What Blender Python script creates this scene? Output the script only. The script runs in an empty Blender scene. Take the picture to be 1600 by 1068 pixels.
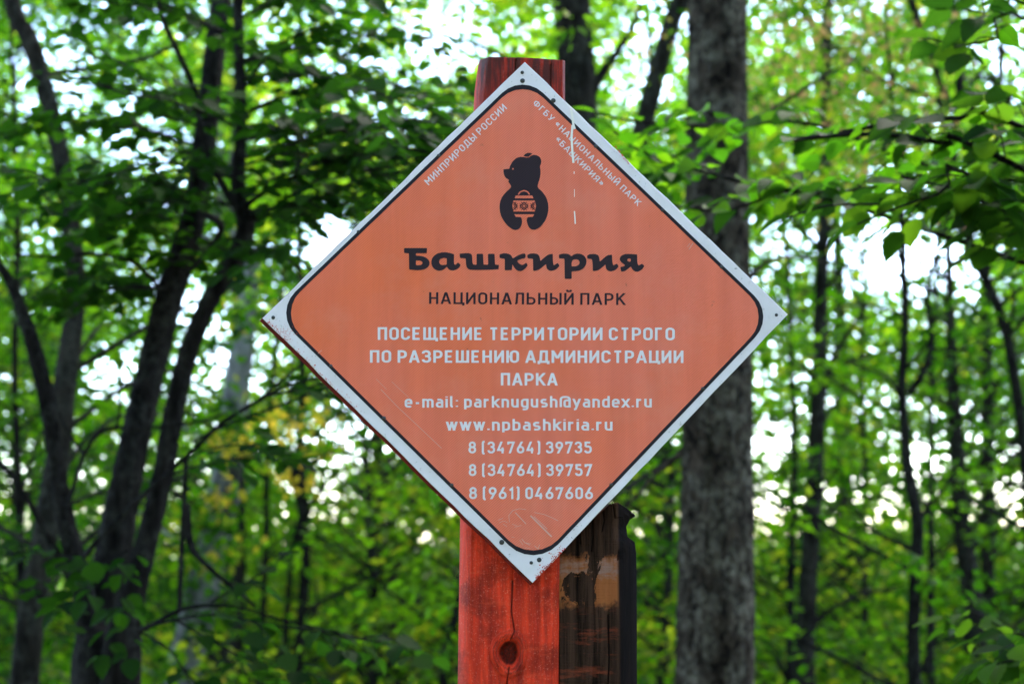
import bpy, math, random
import numpy as np
from mathutils import Vector, Matrix, noise
from mathutils.geometry import tessellate_polygon

rng = np.random.default_rng(7)
random.seed(7)
scene = bpy.context.scene
col = scene.collection
R = math.radians

# ------------------------------------------------------------------ camera
CAM = np.array((0.0, 0.0, 1.6))
PITCH = R(8.0)
FPX = 50 / 36 * 1600
CP, SP = math.cos(PITCH), math.sin(PITCH)
cam_d = bpy.data.cameras.new('camera')
cam_d.lens = 50
cam_d.sensor_width = 36
cam_d.clip_end = 2000
cam_d.clip_start = 0.05
cam_d.dof.use_dof = True
cam_d.dof.focus_distance = 1.935
cam_d.dof.aperture_fstop = 4.2
cam = bpy.data.objects.new('camera', cam_d)
cam.location = CAM
cam.rotation_euler = (R(90) + PITCH, 0, 0)
col.objects.link(cam)
scene.camera = cam

# ------------------------------------------------------------------ light
SUN_EL, SUN_AZ = R(56), R(28)          # azimuth measured from +Y towards +X
w = bpy.data.worlds.new('World')
scene.world = w
w.use_nodes = True
nt = w.node_tree
nt.nodes.clear()
sky = nt.nodes.new('ShaderNodeTexSky')
sky.sky_type = 'NISHITA'
sky.sun_disc = False
sky.sun_elevation = SUN_EL
sky.sun_rotation = SUN_AZ
sky.dust_density = 0.9
sky.air_density = 0.85
sky.ozone_density = 1.0
bg = nt.nodes.new('ShaderNodeBackground')
bg.inputs[1].default_value = 0.15
wo = nt.nodes.new('ShaderNodeOutputWorld')
nt.links.new(sky.outputs[0], bg.inputs[0])
nt.links.new(bg.outputs[0], wo.inputs[0])
sl = bpy.data.lights.new('sun', 'SUN')
sl.energy = 1.5
sl.angle = R(14)
sl.color = (1.0, 0.95, 0.86)
so = bpy.data.objects.new('sun', sl)
sd = Vector((math.sin(SUN_AZ) * math.cos(SUN_EL), math.cos(SUN_AZ) * math.cos(SUN_EL), math.sin(SUN_EL)))
so.rotation_euler = sd.to_track_quat('Z', 'Y').to_euler()
so.location = (0, 0, 30)
col.objects.link(so)
scene.view_settings.view_transform = 'Standard'
scene.view_settings.look = 'None'
scene.view_settings.exposure = 3.75
scene.view_settings.gamma = 1
scene.view_settings.use_curve_mapping = False
scene.cycles.use_denoising = True
scene.cycles.max_bounces = 8
scene.cycles.transmission_bounces = 5
scene.cycles.diffuse_bounces = 4
scene.cycles.sample_clamp_indirect = 6

# ------------------------------------------------------------------ geometry of the place
def P(px, py, d):
    """the point at forward distance d (metres along +Y) seen at photograph position px, py"""
    yu = (534 - py) / FPX
    y = CP - yu * SP
    z = SP + yu * CP
    k = d / y
    return Vector(((px - 800) / FPX * k, d, 1.6 + z * k))

def proj(p):
    """numpy (N,3) world points -> photograph positions"""
    q = p - CAM
    f = q[:, 1] * CP + q[:, 2] * SP
    u = -q[:, 1] * SP + q[:, 2] * CP
    f = np.maximum(f, 0.05)
    return 800 + FPX * q[:, 0] / f, 534 - FPX * u / f, f

def mpp(d):
    return d / CP / FPX

def ground_z(x, y):
    r = math.hypot(x, y)
    z = 0.12 * math.sin(x * 0.31 + 1.2) * math.cos(y * 0.23) + 0.05 * math.sin(x * 1.1) * math.sin(y * 0.9)
    return z * min(1, r / 5) - 0.05

# ------------------------------------------------------------------ mesh helpers
def link(ob, parent=None):
    col.objects.link(ob)
    if parent is not None:
        ob.parent = parent
    return ob

def mesh_np(name, V, quads=None, tris=None, mat=None, smooth=True, tone=None):
    V = np.asarray(V, np.float32)
    me = bpy.data.meshes.new(name)
    parts, starts, tot, off = [], [], [], 0
    for F, k in ((quads, 4), (tris, 3)):
        if F is None or len(F) == 0:
            continue
        F = np.asarray(F, np.int32)
        parts.append(F.ravel())
        starts.append(off + np.arange(len(F), dtype=np.int32) * k)
        off += F.size
    loops = np.concatenate(parts)
    starts = np.concatenate(starts)
    me.vertices.add(len(V))
    me.vertices.foreach_set('co', V.ravel())
    me.loops.add(len(loops))
    me.loops.foreach_set('vertex_index', loops)
    me.polygons.add(len(starts))
    me.polygons.foreach_set('loop_start', starts)
    me.polygons.foreach_set('use_smooth', np.full(len(starts), smooth, bool))
    me.update(calc_edges=True)
    if tone is not None:
        a = me.attributes.new('tone', 'FLOAT', 'FACE')
        a.data.foreach_set('value', np.asarray(tone, np.float32))
    if mat is not None:
        me.materials.append(mat)
    return me

def obj(name, me, parent=None, kind=None):
    o = bpy.data.objects.new(name, me)
    link(o, parent)
    if kind:
        o['kind'] = kind
    return o

def thing(name, label, cat, loc=(0, 0, 0), group=None):
    o = bpy.data.objects.new(name, None)
    o.location = loc
    o.empty_display_size = 0.1
    col.objects.link(o)
    o['label'] = label
    o['category'] = cat
    if group:
        o['group'] = group
    return o

def part(name, me, root, kind=None):
    """a mesh given in world coordinates, parented under a thing whose Empty stands at its base"""
    o = bpy.data.objects.new(name, me)
    link(o, root)
    o.matrix_parent_inverse = Matrix.Translation(-root.location)
    if kind:
        o['kind'] = kind
    return o

def catmull(pts, n):
    """pts: list of tuples (any dimension) -> n samples on a smooth curve"""
    A = np.array(pts, float)
    if len(A) == 2:
        t = np.linspace(0, 1, n)[:, None]
        return A[0] * (1 - t) + A[1] * t
    E = np.vstack([2 * A[0] - A[1], A, 2 * A[-1] - A[-2]])
    L = np.r_[0, np.cumsum(np.linalg.norm(np.diff(A[:, :3], axis=0), axis=1))]
    s = np.linspace(0, L[-1], n)
    i = np.clip(np.searchsorted(L, s, 'right') - 1, 0, len(A) - 2)
    t = ((s - L[i]) / np.maximum(L[i + 1] - L[i], 1e-9))[:, None]
    p0, p1, p2, p3 = E[i], E[i + 1], E[i + 2], E[i + 3]
    return 0.5 * (2 * p1 + (p2 - p0) * t + (2 * p0 - 5 * p1 + 4 * p2 - p3) * t ** 2 + (3 * p1 - p0 - 3 * p2 + p3) * t ** 3)

class Tubes:
    def __init__(self):
        self.V, self.Q, self.T, self.n = [], [], [], 0
    def add(self, path, sides=7, bump=0.0):
        """path: (n,4) array x,y,z,radius"""
        p = np.asarray(path, float)
        n = len(p)
        c, r = p[:, :3], np.maximum(p[:, 3], 0.0006)
        t = np.gradient(c, axis=0)
        t /= np.linalg.norm(t, axis=1)[:, None] + 1e-12
        ref = np.array((0.13, 1.0, 0.21)) if abs(t[:, 1]).mean() < 0.8 else np.array((0.0, 0.1, 1.0))
        a = np.cross(t, ref); a /= np.linalg.norm(a, axis=1)[:, None]
        b = np.cross(t, a)
        th = np.linspace(0, 2 * math.pi, sides, endpoint=False)
        rr = r[:, None] * np.ones(sides)
        if bump:
            rr = rr * (1 + bump * rng.normal(size=rr.shape))
        ring = c[:, None] + (a[:, None] * np.cos(th)[None, :, None] + b[:, None] * np.sin(th)[None, :, None]) * rr[..., None]
        idx = np.arange(n * sides).reshape(n, sides) + self.n
        q = np.stack([idx[:-1], np.roll(idx[:-1], -1, 1), np.roll(idx[1:], -1, 1), idx[1:]], -1).reshape(-1, 4)
        self.V.append(ring.reshape(-1, 3)); self.Q.append(q)
        self.n += n * sides
        self.V.append(c[[-1]] + t[[-1]] * r[-1]); tip = self.n; self.n += 1
        self.T.append(np.stack([idx[-1], np.roll(idx[-1], -1), np.full(sides, tip)], -1))
    def mesh(self, name, mat):
        return mesh_np(name, np.vstack(self.V), np.vstack(self.Q), np.vstack(self.T), mat)

def rnd_unit(n, k=3):
    v = rng.normal(size=(n, k))
    return v / np.linalg.norm(v, axis=1)[:, None]

# ------------------------------------------------------------------ materials
def M(name):
    m = bpy.data.materials.new(name)
    m.use_nodes = True
    t = m.node_tree
    t.nodes.clear()
    out = t.nodes.new('ShaderNodeOutputMaterial')
    return m, t, out

def N(t, kind, **kw):
    n = t.nodes.new(kind)
    for k, v in kw.items():
        if k == 'ins':
            for i, x in v.items():
                n.inputs[i].default_value = x
        else:
            setattr(n, k, v)
    return n

def ramp(t, fac, stops):
    r = t.nodes.new('ShaderNodeValToRGB')
    e = r.color_ramp.elements
    e[0].position, e[0].color = stops[0][0], (*stops[0][1], 1)
    e[1].position, e[1].color = stops[-1][0], (*stops[-1][1], 1)
    for p, c in stops[1:-1]:
        x = e.new(p); x.color = (*c, 1)
    t.links.new(fac, r.inputs[0])
    return r.outputs[0]

def mapped(t, scale, rot=(0, 0, 0)):
    tc = N(t, 'ShaderNodeTexCoord')
    mp = N(t, 'ShaderNodeMapping')
    mp.inputs['Scale'].default_value = scale
    mp.inputs['Rotation'].default_value = rot
    t.links.new(tc.outputs['Object'], mp.inputs[0])
    return mp.outputs[0]

def mix(t, fac, a, b, mode='MIX'):
    m = N(t, 'ShaderNodeMix', data_type='RGBA', blend_type=mode)
    for s, v in ((0, fac), (6, a), (7, b)):
        if hasattr(v, 'links'):
            t.links.new(v, m.inputs[s])
        else:
            m.inputs[s].default_value = v if s == 0 else (*v, 1)
    return m.outputs[2]

def noise_tex(t, vec, scale, detail=6, rough=0.6, dist=0.0):
    n = N(t, 'ShaderNodeTexNoise', ins={'Scale': scale, 'Detail': detail, 'Roughness': rough, 'Distortion': dist})
    t.links.new(vec, n.inputs['Vector'])
    return n.outputs[0]

def leaf_material(name, dif, tra, source='tone', gloss=0.55, spec=0.07, mixf=0.5):
    """dif / tra: ramp stops over the leaf's own tone"""
    m, t, out = M(name)
    if source == 'tone':
        a = N(t, 'ShaderNodeAttribute', attribute_name='tone').outputs['Fac']
    else:
        a = N(t, 'ShaderNodeObjectInfo').outputs['Random']
    v = mapped(t, (1, 1, 1))
    fine = noise_tex(t, v, 45, 3)
    cd = mix(t, 0.35, ramp(t, a, dif), mix(t, 1.0, ramp(t, a, dif), ramp(t, fine, [(0.3, (0.55, 0.55, 0.5)), (0.7, (1.5, 1.4, 1.3))]), 'MULTIPLY'))
    ct = ramp(t, a, tra)
    p = N(t, 'ShaderNodeBsdfPrincipled', ins={'Roughness': gloss, 'Specular IOR Level': spec})
    t.links.new(cd, p.inputs['Base Color'])
    tr = N(t, 'ShaderNodeBsdfTranslucent')
    t.links.new(ct, tr.inputs[0])
    ms = N(t, 'ShaderNodeMixShader', ins={0: mixf})
    t.links.new(p.outputs[0], ms.inputs[1])
    t.links.new(tr.outputs[0], ms.inputs[2])
    t.links.new(ms.outputs[0], out.inputs[0])
    return m

G0, G1, G2, G3 = (0.006, 0.018, 0.003), (0.018, 0.045, 0.004), (0.055, 0.11, 0.005), (0.30, 0.22, 0.02)
T0, T1, T2, T3 = (0.018, 0.085, 0.003), (0.08, 0.28, 0.004), (0.28, 0.58, 0.008), (0.85, 0.60, 0.04)
far_leaf = leaf_material('far_leaf', [(0, G0), (0.45, G1), (0.85, G2), (1, G3)], [(0, T0), (0.45, T1), (0.85, T2), (1, T3)], gloss=0.55)
mid_leaf = leaf_material('mid_leaf', [(0, G0), (0.5, G1), (0.95, G2), (1, G3)], [(0, (0.05, 0.18, 0.01)), (0.5, T1), (0.95, T2), (1, T3)], gloss=0.5)
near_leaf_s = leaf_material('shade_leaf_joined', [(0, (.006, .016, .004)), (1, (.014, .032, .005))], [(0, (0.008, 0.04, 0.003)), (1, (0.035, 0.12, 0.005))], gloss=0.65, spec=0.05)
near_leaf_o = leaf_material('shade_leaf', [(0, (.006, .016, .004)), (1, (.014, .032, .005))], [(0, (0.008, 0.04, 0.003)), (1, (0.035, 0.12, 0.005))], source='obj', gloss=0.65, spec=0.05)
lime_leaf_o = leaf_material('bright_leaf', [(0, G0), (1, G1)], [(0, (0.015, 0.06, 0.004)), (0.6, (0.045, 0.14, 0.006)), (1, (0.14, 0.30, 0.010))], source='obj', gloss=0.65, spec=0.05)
copper_leaf = leaf_material('copper_leaf', [(0, G1), (0.5, (0.08, 0.09, 0.02)), (0.7, (0.2, 0.11, 0.045)), (1, (0.28, 0.16, 0.09))],
                            [(0, T1), (0.5, (0.3, 0.42, 0.03)), (0.7, (0.42, 0.25, 0.08)), (1, (0.5, 0.3, 0.15))])
yellow_leaf = leaf_material('yellow_leaf', [(0, (0.25, 0.2, 0.02)), (1, (0.45, 0.3, 0.03))], [(0, (0.7, 0.55, 0.03)), (1, (0.9, 0.6, 0.04))])

def bark_material(name, dark, light, lichen, amount=0.5, sc=1.0, bump=0.6, vert=.22):
    m, t, out = M(name)
    v = mapped(t, (1, 1, vert))
    v1 = mapped(t, (1, 1, 0.8))
    n1 = ramp(t, noise_tex(t, v, 20 * sc, 8, 0.7, 0.6), [(0.41, (0, 0, 0)), (0.60, (1, 1, 1))])
    n2 = noise_tex(t, v1, 7 * sc, 5, 0.6)
    n3 = noise_tex(t, v1, 28 * sc, 4, 0.7)
    vo = N(t, 'ShaderNodeTexVoronoi', feature='DISTANCE_TO_EDGE', ins={'Scale': 30 * sc})
    t.links.new(v, vo.inputs['Vector'])
    c = mix(t, n1, dark, light)
    lm = N(t, 'ShaderNodeMath', operation='MULTIPLY')
    t.links.new(ramp(t, n2, [(0.42, (0, 0, 0)), (0.62, (1, 1, 1))]), lm.inputs[0])
    t.links.new(ramp(t, n3, [(0.42, (0, 0, 0)), (0.6, (1, 1, 1))]), lm.inputs[1])
    lm2 = N(t, 'ShaderNodeMath', operation='MULTIPLY', ins={1: amount})
    t.links.new(lm.outputs[0], lm2.inputs[0])
    c = mix(t, lm2.outputs[0], c, lichen)
    p = N(t, 'ShaderNodeBsdfPrincipled', ins={'Roughness': 0.95, 'Specular IOR Level': 0.05})
    t.links.new(c, p.inputs['Base Color'])
    h = N(t, 'ShaderNodeMath', operation='ADD')
    t.links.new(n1, h.inputs[0])
    t.links.new(ramp(t, vo.outputs[0], [(0, (0, 0, 0)), (0.12, (1, 1, 1))]), h.inputs[1])
    b = N(t, 'ShaderNodeBump', ins={'Strength': bump, 'Distance': 0.01})
    t.links.new(h.outputs[0], b.inputs['Height'])
    t.links.new(b.outputs[0], p.inputs['Normal'])
    t.links.new(p.outputs[0], out.inputs[0])
    return m

bark_big = bark_material('grey_bark', (0.006, 0.004, 0.0035), (0.070, 0.050, 0.037), (0.175, 0.15, 0.115), 1.0, 1.25, 1.0, .7)
bark_dark = bark_material('dark_bark', (0.003, 0.0025, 0.0025), (0.016, 0.013, 0.012), (0.05, 0.05, 0.042), 0.45, 1.6)
bark_mid = bark_material('brown_bark', (0.005, 0.004, 0.0035), (0.027, 0.022, 0.018), (0.06, 0.06, 0.05), 0.5, 1.2)
bark_pale = bark_material('pale_bark', (0.05, 0.047, 0.047), (0.22, 0.21, 0.215), (0.012, 0.011, 0.010), 0.95, 0.35, 0.3)

# ------------------------------------------------------------------ ground
def build_ground():
    xs = np.r_[np.linspace(-900, -60, 10), np.linspace(-50, 50, 130), np.linspace(60, 900, 10)]
    ys = np.r_[np.linspace(-900, -30, 8), np.linspace(-20, 70, 120), np.linspace(80, 1200, 10)]
    V = np.array([(x, y, ground_z(x, y) if abs(x) < 55 and -25 < y < 75 else -0.05) for y in ys for x in xs])
    nx, ny = len(xs), len(ys)
    i = np.arange(nx * ny).reshape(ny, nx)
    Q = np.stack([i[:-1, :-1], i[:-1, 1:], i[1:, 1:], i[1:, :-1]], -1).reshape(-1, 4)
    m, t, out = M('forest_floor')
    v = mapped(t, (1, 1, 1))
    a = noise_tex(t, v, 0.35, 5)
    b = noise_tex(t, v, 9, 8, 0.75)
    litter = ramp(t, b, [(0.3, (0.05, 0.035, 0.02)), (0.5, (0.16, 0.115, 0.06)), (0.7, (0.3, 0.24, 0.12))])
    green = ramp(t, b, [(0.3, (0.03, 0.06, 0.012)), (0.7, (0.12, 0.19, 0.03))])
    c = mix(t, ramp(t, a, [(0.42, (0, 0, 0)), (0.58, (1, 1, 1))]), green, litter)
    p = N(t, 'ShaderNodeBsdfPrincipled', ins={'Roughness': 0.95})
    t.links.new(c, p.inputs['Base Color'])
    bp = N(t, 'ShaderNodeBump', ins={'Strength': 0.8, 'Distance': 0.05})
    t.links.new(b, bp.inputs['Height'])
    t.links.new(bp.outputs[0], p.inputs['Normal'])
    t.links.new(p.outputs[0], out.inputs[0])
    obj('ground', mesh_np('ground', V, Q, mat=m), kind='structure')
build_ground()

# ------------------------------------------------------------------ leaves
def leaf_shape(n, width=0.78, serr=0.0, fold=0.12, droop=0.12):
    """a leaf of unit length along +X, lying in XY; n outline points a side; returns V, quads, tris"""
    s = np.linspace(0, 1, n + 2)
    prof = width / 2 * np.sin(math.pi * s ** 0.72) ** 0.85
    if serr:
        prof[1:-1] *= 1 + serr * np.where(np.arange(n) % 2 == 0, 1, -1)
    mid = np.stack([s, 0 * s, -droop * s ** 2 - 0.0 * s], 1)
    L = np.stack([s[1:-1], prof[1:-1], fold * prof[1:-1] * 2 - droop * s[1:-1] ** 2], 1)
    Rr = L * (1, -1, 1)
    V = np.vstack([mid, L, Rr])
    q, tr = [], []
    nm = n + 2
    for side in (0, 1):
        o = nm + side * n
        for k in range(n - 1):
            f = [k + 1, k + 2, o + k + 1, o + k]
            q.append(f if side == 0 else f[::-1])
        f1, f2 = [0, 1, o], [n, n + 1, o + n - 1]
        tr += [f1, f2] if side == 0 else [f1[::-1], f2[::-1]]
    return V, np.array(q).reshape(-1, 4), np.array(tr)

# far leaf: four triangles, folded along its midrib
FARV = np.array([(0, 0, 0), (1, 0, -0.12), (0.3, 0.33, 0.06), (0.72, 0.26, 0.0), (0.3, -0.33, 0.06), (0.72, -0.26, 0.0)])
FARQ = np.array([(0, 1, 3, 2), (0, 4, 5, 1)])
MIDV, MIDQ, MIDT = leaf_shape(4)

def frames(pos, ax, nrm, size):
    """leaf matrices: x = ax, z ~ nrm"""
    ax = ax / np.linalg.norm(ax, axis=1)[:, None]
    y = np.cross(nrm, ax)
    y /= np.linalg.norm(y, axis=1)[:, None] + 1e-9
    z = np.cross(ax, y)
    Rm = np.stack([ax, y, z], -1) * size[:, None, None]
    return Rm, pos

def leaves_mesh(name, Rm, pos, tone, mat, tmpl):
    V0, Q0, T0_ = tmpl
    n = len(pos)
    V = np.einsum('nij,vj->nvi', Rm, V0) + pos[:, None]
    off = (np.arange(n) * len(V0))[:, None, None]
    Q = (Q0[None] + off).reshape(-1, 4)
    T = (T0_[None] + off).reshape(-1, 3) if T0_ is not None else None
    tn = np.repeat(tone, len(Q0))
    if T is not None:
        tn = np.r_[tn, np.repeat(tone, len(T0_))]
    return mesh_np(name, V.reshape(-1, 3), Q, T, mat, smooth=False, tone=tn)

GAPS = [(330, 250, 330, 260, .25), (1350, 200, 260, 180, .15), (1400, 620, 220, 230, .25), (150, 780, 200, 160, .2), (85, 130, 80, 65, .92), (215, 200, 80, 85, .8), (290, 290, 60, 60, .5), (270, 460, 80, 50, .7), (520, 370, 70, 65, .95), (560, 110, 100, 55, .75),
        (690, 80, 60, 60, .8), (650, 210, 60, 40, .6), (470, 230, 60, 60, .5), (1010, 110, 80, 80, .75), (1260, 390, 80, 60, .6), (1400, 405, 140, 68, .95),
        (1390, 300, 60, 60, .6), (1570, 100, 60, 70, .8), (1540, 370, 70, 60, .6), (1205, 685, 40, 38, .85), (1215, 785, 40, 36, .85), (1345, 783, 60, 36, .7), (1430, 710, 50, 40, .65), (1585, 770, 40, 40, .7), (1380, 625, 35, 25, .6),
        (50, 800, 60, 80, .55), (185, 580, 60, 50, .8), (330, 570, 60, 60, .6), (100, 930, 30, 30, .4), (600, 650, 70, 50, .9), (660, 700, 50, 50, .6), (500, 760, 40, 30, .4),
        (330, 750, 40, 30, .4), (440, 200, 40, 40, .4), (1190, 60, 60, 40, .3), (1030, 700, 40, 60, .3)]
def keep(pos, strength=1.0):
    """the openings in the wood towards the sky: fewer leaves grow there"""
    px, py, _ = proj(pos)
    k = np.zeros(len(pos))
    for cx, cy, rx, ry, s in GAPS:
        k = np.maximum(k, s * np.exp(-(((px - cx) / rx) ** 2 + ((py - cy) / ry) ** 2) ** 1.5 * 0.5))
    return rng.random(len(pos)) > k * strength

# ------------------------------------------------------------------ trees
class Tree:
    def __init__(self, name, label, d, stem, bark, group=None, height=9.0, width=None, sides=14, leaf=far_leaf, bump=0.02, cat='tree', big=False, tone=0.45):
        """stem: (px, py, width_px) from top to bottom at forward distance d"""
        pts = [(*P(x, y, d), w_ * mpp(d) / 2) for x, y, w_ in stem]
        pts = pts[::-1]
        b = np.array(pts[0]); nb = np.array(pts[1])
        dirx = (nb[:2] - b[:2]) / max(nb[2] - b[2], 0.1)
        gz = ground_z(b[0], d)
        if b[2] > gz + 0.05:
            dz = b[2] - gz
            f = np.array((b[0] - dirx[0] * dz * 0.3, b[1], gz - 0.1, b[3] * 1.5))
            m_ = np.array((b[0] - dirx[0] * dz * 0.2, b[1], gz + 0.2 * dz, b[3] * 1.12))
            pts = [tuple(f), tuple(m_)] + pts
        a = np.array(pts[-1]); a1 = np.array(pts[-2])
        g = a[3]
        if a[2] < height:
            dx = (a[0] - a1[0]) / max(a[2] - a1[2], .1)
            dz = height - a[2]
            pts.append((a[0] + dx * dz * .4 + rng.normal() * .1, a[1] + rng.normal() * .15, a[2] + dz * .5, g * .7))
            pts.append((a[0] + dx * dz * .6 + rng.normal() * .2, a[1] + rng.normal() * .3, height, g * .2))
        self.path = catmull(pts, 60 if not big else 240)
        if not big:
            self.path[:, :3] += 0.004 * np.cumsum(rng.normal(size=(60, 3)), 0) * (1, 1, 0)
        self.d = d
        self.leafmat = leaf
        self.tone = tone
        self.height = height
        self.root = thing(name, label, cat, (pts[0][0], pts[0][1], gz), group)
        self.bark = bark
        self.tb = Tubes()
        self.big = big
        if big:
            self.add_big(bark)
        else:
            self.tb.add(self.path, sides, bump)
        self.cl = []
    def add_big(self, bark):
        p = self.path
        S = 110
        th = np.linspace(0, 2 * math.pi, S, endpoint=False)
        V = []
        for i, (x, y, z, r) in enumerate(p):
            for a in th:
                cx, cy = math.cos(a), math.sin(a)
                n1 = noise.noise(Vector((cx * 6, cy * 6, z * 2.0)))
                n2 = abs(noise.noise(Vector((cx * 16, cy * 16, z * 5.0))))
                n3 = noise.noise(Vector((cx * 34, cy * 34, z * 22.0)))
                rr = r * (1 + 0.05 * n1 + 0.10 * (n2 - 0.2) + 0.03 * n3)
                V.append((x + cx * rr, y + cy * rr, z))
        n = len(p)
        idx = np.arange(n * S).reshape(n, S)
        q = np.stack([idx[:-1], np.roll(idx[:-1], -1, 1), np.roll(idx[1:], -1, 1), idx[1:]], -1).reshape(-1, 4)
        part('trunk', mesh_np('trunk', V, q, mat=bark), self.root)
    def limb(self, pts, d=None, sides=7):
        """pts: (px, py, width_px[, d])"""
        d = d or self.d
        A = [(*P(q[0], q[1], q[3] if len(q) > 3 else d), q[2] * mpp(d) / 2) for q in pts]
        c = catmull(A, max(12, 8 * len(pts)))
        c[:, :3] += 0.002 * rng.normal(size=(len(c), 3))
        tb = Tubes(); tb.add(c, sides, 0.03)
        part('branch', tb.mesh('branch', self.bark), self.root)
        return c
    def to_cluster(self, c):
        """a thin branch from the trunk up to a foliage cluster"""
        p = self.path
        zt = c[2] - 0.35 * np.linalg.norm(c[:2] - p[:, :2].mean(0)) - 0.1
        i = int(np.argmin(abs(p[:, 2] - zt)))
        a = p[i]
        r = min(a[3] * 0.45, 0.016)
        m1 = a[:3] * 0.6 + c * 0.4 + (0, 0, 0.06) + rng.normal(size=3) * 0.05
        m2 = a[:3] * 0.25 + c * 0.75 + (0, 0, 0.05) + rng.normal(size=3) * 0.05
        self.tb.add(catmull([(*a[:3], r), (*m1, r * .75), (*m2, r * .5), (*c, r * .22)], 9), 4)
    def finish(self, foliage=None):
        if self.tb.V:
            part('twigs' if self.big else 'trunk', self.tb.mesh('twigs' if self.big else 'trunk', self.bark), self.root, 'stuff' if self.big else None)
        if foliage is not None:
            part('foliage', foliage, self.root, 'stuff')

trees = []
def tree(*a, **k):
    t = Tree(*a, **k)
    trees.append(t)
    return t

# --- the stout trunk right of the sign
big = tree('forest_tree', 'stout straight tree trunk with rough grey bark just right of the sign', 6.0,
           [(1121, -40, 92), (1120, 200, 96), (1121, 500, 104), (1120, 800, 110), (1117, 1080, 117)], bark_big, big=True, height=11, tone=.4)
big.limb([(1165, 440, 14), (1200, 408, 7), (1240, 402, 5), (1285, 408, 3)])
big.limb([(1075, 700, 14), (1030, 735, 8), (985, 785, 6), (940, 830, 4, 6.4)])
big.limb([(1165, 190, 12), (1195, 178, 8), (1240, 150, 7), (1300, 112, 5), (1345, 90, 3)])
t = tree('forest_tree', 'dark forked trunk rising behind the top of the red post', 7.5,
         [(893, -40, 60), (900, 60, 60), (905, 160, 58), (905, 420, 62), (912, 700, 66), (925, 1080, 72)], bark_mid, height=10)
t.limb([(912, 175, 22), (938, 120, 16), (965, 80, 12), (990, 40, 9), (1000, 5, 6)])
t = tree('forest_tree', 'leaning trunk between the top of the post and the stout trunk', 9,
         [(1078, -60, 26), (1050, 30, 28), (1022, 130, 30), (985, 300, 32), (940, 600, 34), (895, 1080, 38)], bark_mid, height=10)
t = tree('forest_tree', 'straight mid-sized brown trunk standing in the bright gap right of the stout trunk', 9.5,
         [(1305, -30, 16), (1297, 250, 18), (1290, 430, 20), (1284, 620, 24), (1275, 800, 26), (1258, 1080, 32)], bark_mid, height=9)
t.limb([(1285, 620, 12), (1302, 560, 9), (1325, 520, 7), (1360, 470, 4)])
t.limb([(1268, 975, 9), (1310, 945, 6), (1350, 925, 5), (1425, 920, 3)])
t = tree('forest_tree', 'thin sapling stem between the stout trunk and the mid-sized brown trunk', 10,
         [(1232, 380, 6), (1237, 560, 8), (1238, 760, 10), (1236, 900, 11), (1233, 1080, 13)], bark_dark, height=6)
t = tree('forest_tree', 'dark slender forked trunk in front of the right-hand gap', 8,
         [(1400, 120, 6), (1412, 300, 9), (1418, 450, 12), (1417, 560, 13), (1417, 640, 14), (1427, 740, 17), (1436, 830, 18), (1431, 950, 19), (1430, 1080, 21)], bark_dark, height=6.5)
t.limb([(1420, 615, 12), (1443, 580, 11), (1455, 530, 9), (1450, 460, 7), (1465, 390, 5), (1490, 320, 4)])
t.limb([(1436, 830, 8), (1445, 800, 7), (1470, 770, 6), (1500, 720, 4)])
t.limb([(1455, 545, 6), (1510, 545, 5), (1560, 520, 4), (1600, 510, 3)])
t.limb([(1440, 1050, 8), (1460, 1000, 7), (1505, 950, 6), (1550, 930, 5), (1610, 912, 4)])
t = tree('forest_tree', 'faint grey trunk leaning left at the far right, broader towards its foot', 12,
         [(1480, 420, 12), (1487, 600, 20), (1497, 780, 26), (1512, 900, 30), (1532, 1080, 38)], bark_mid, height=8)
t = tree('forest_tree', 'thin trunk close behind the dark slender forked trunk', 11,
         [(1450, 700, 8), (1452, 850, 10), (1453, 1080, 14)], bark_mid, height=6)
t = tree('forest_tree', 'pale indistinct trunk nearest the right edge of the wood', 14,
         [(1538, 380, 14), (1542, 600, 18), (1545, 900, 20), (1552, 1080, 22)], bark_mid, height=9)
t = tree('forest_tree', 'slim trunk with copper and yellow leaves at the top right', 8.5,
         [(1475, -60, 14), (1495, 120, 14), (1490, 300, 15), (1580, 560, 16), (1630, 1080, 20)], bark_dark, height=9, tone=.6)
t.limb([(1225, -10, 6), (1290, 60, 6), (1370, 120, 7), (1450, 150, 8), (1495, 175, 9)])
t.limb([(1420, -10, 13), (1440, 50, 12), (1462, 110, 9), (1480, 160, 8)])
t.limb([(1420, 60, 4), (1400, 110, 6), (1385, 150, 7), (1360, 190, 6), (1350, 260, 4)])
# --- left side
t = tree('forest_tree', 'grey leaning trunk at the far left, behind the clump of dark stems', 7,
         [(18, -20, 26), (52, 60, 30), (85, 170, 28), (112, 290, 30), (128, 440, 30), (118, 560, 34), (100, 720, 36), (70, 900, 40), (50, 1080, 44)], bark_mid, height=8, tone=.25)
t = tree('birch_tree', 'white-barked birch trunk leaning right, half hidden by leaves left of the sign', 10,
         [(390, 430, 26), (380, 510, 36), (362, 700, 44), (338, 850, 48), (312, 960, 52), (285, 1080, 58)], bark_pale, height=3.9, tone=.5)
t = tree('forest_tree', 'dark slim trunk with a twin stem, between the birch and the red post', 10,
         [(475, 560, 10), (470, 720, 15), (474, 810, 18), (473, 950, 16), (462, 1080, 20)], bark_dark, height=7, tone=.6)
t.limb([(474, 810, 12), (457, 740, 9), (452, 660, 6), (455, 560, 4)])
t.limb([(470, 800, 8), (455, 880, 8), (447, 980, 9), (442, 1085, 10)])
t.limb([(475, 800, 8), (495, 775, 6), (520, 740, 4)])
t = tree('forest_tree', 'pale grey trunk standing midway between the birch and the red post', 13,
         [(570, 640, 9), (575, 780, 13), (583, 920, 17), (588, 1080, 20)], bark_mid, height=8, tone=.7)
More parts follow.
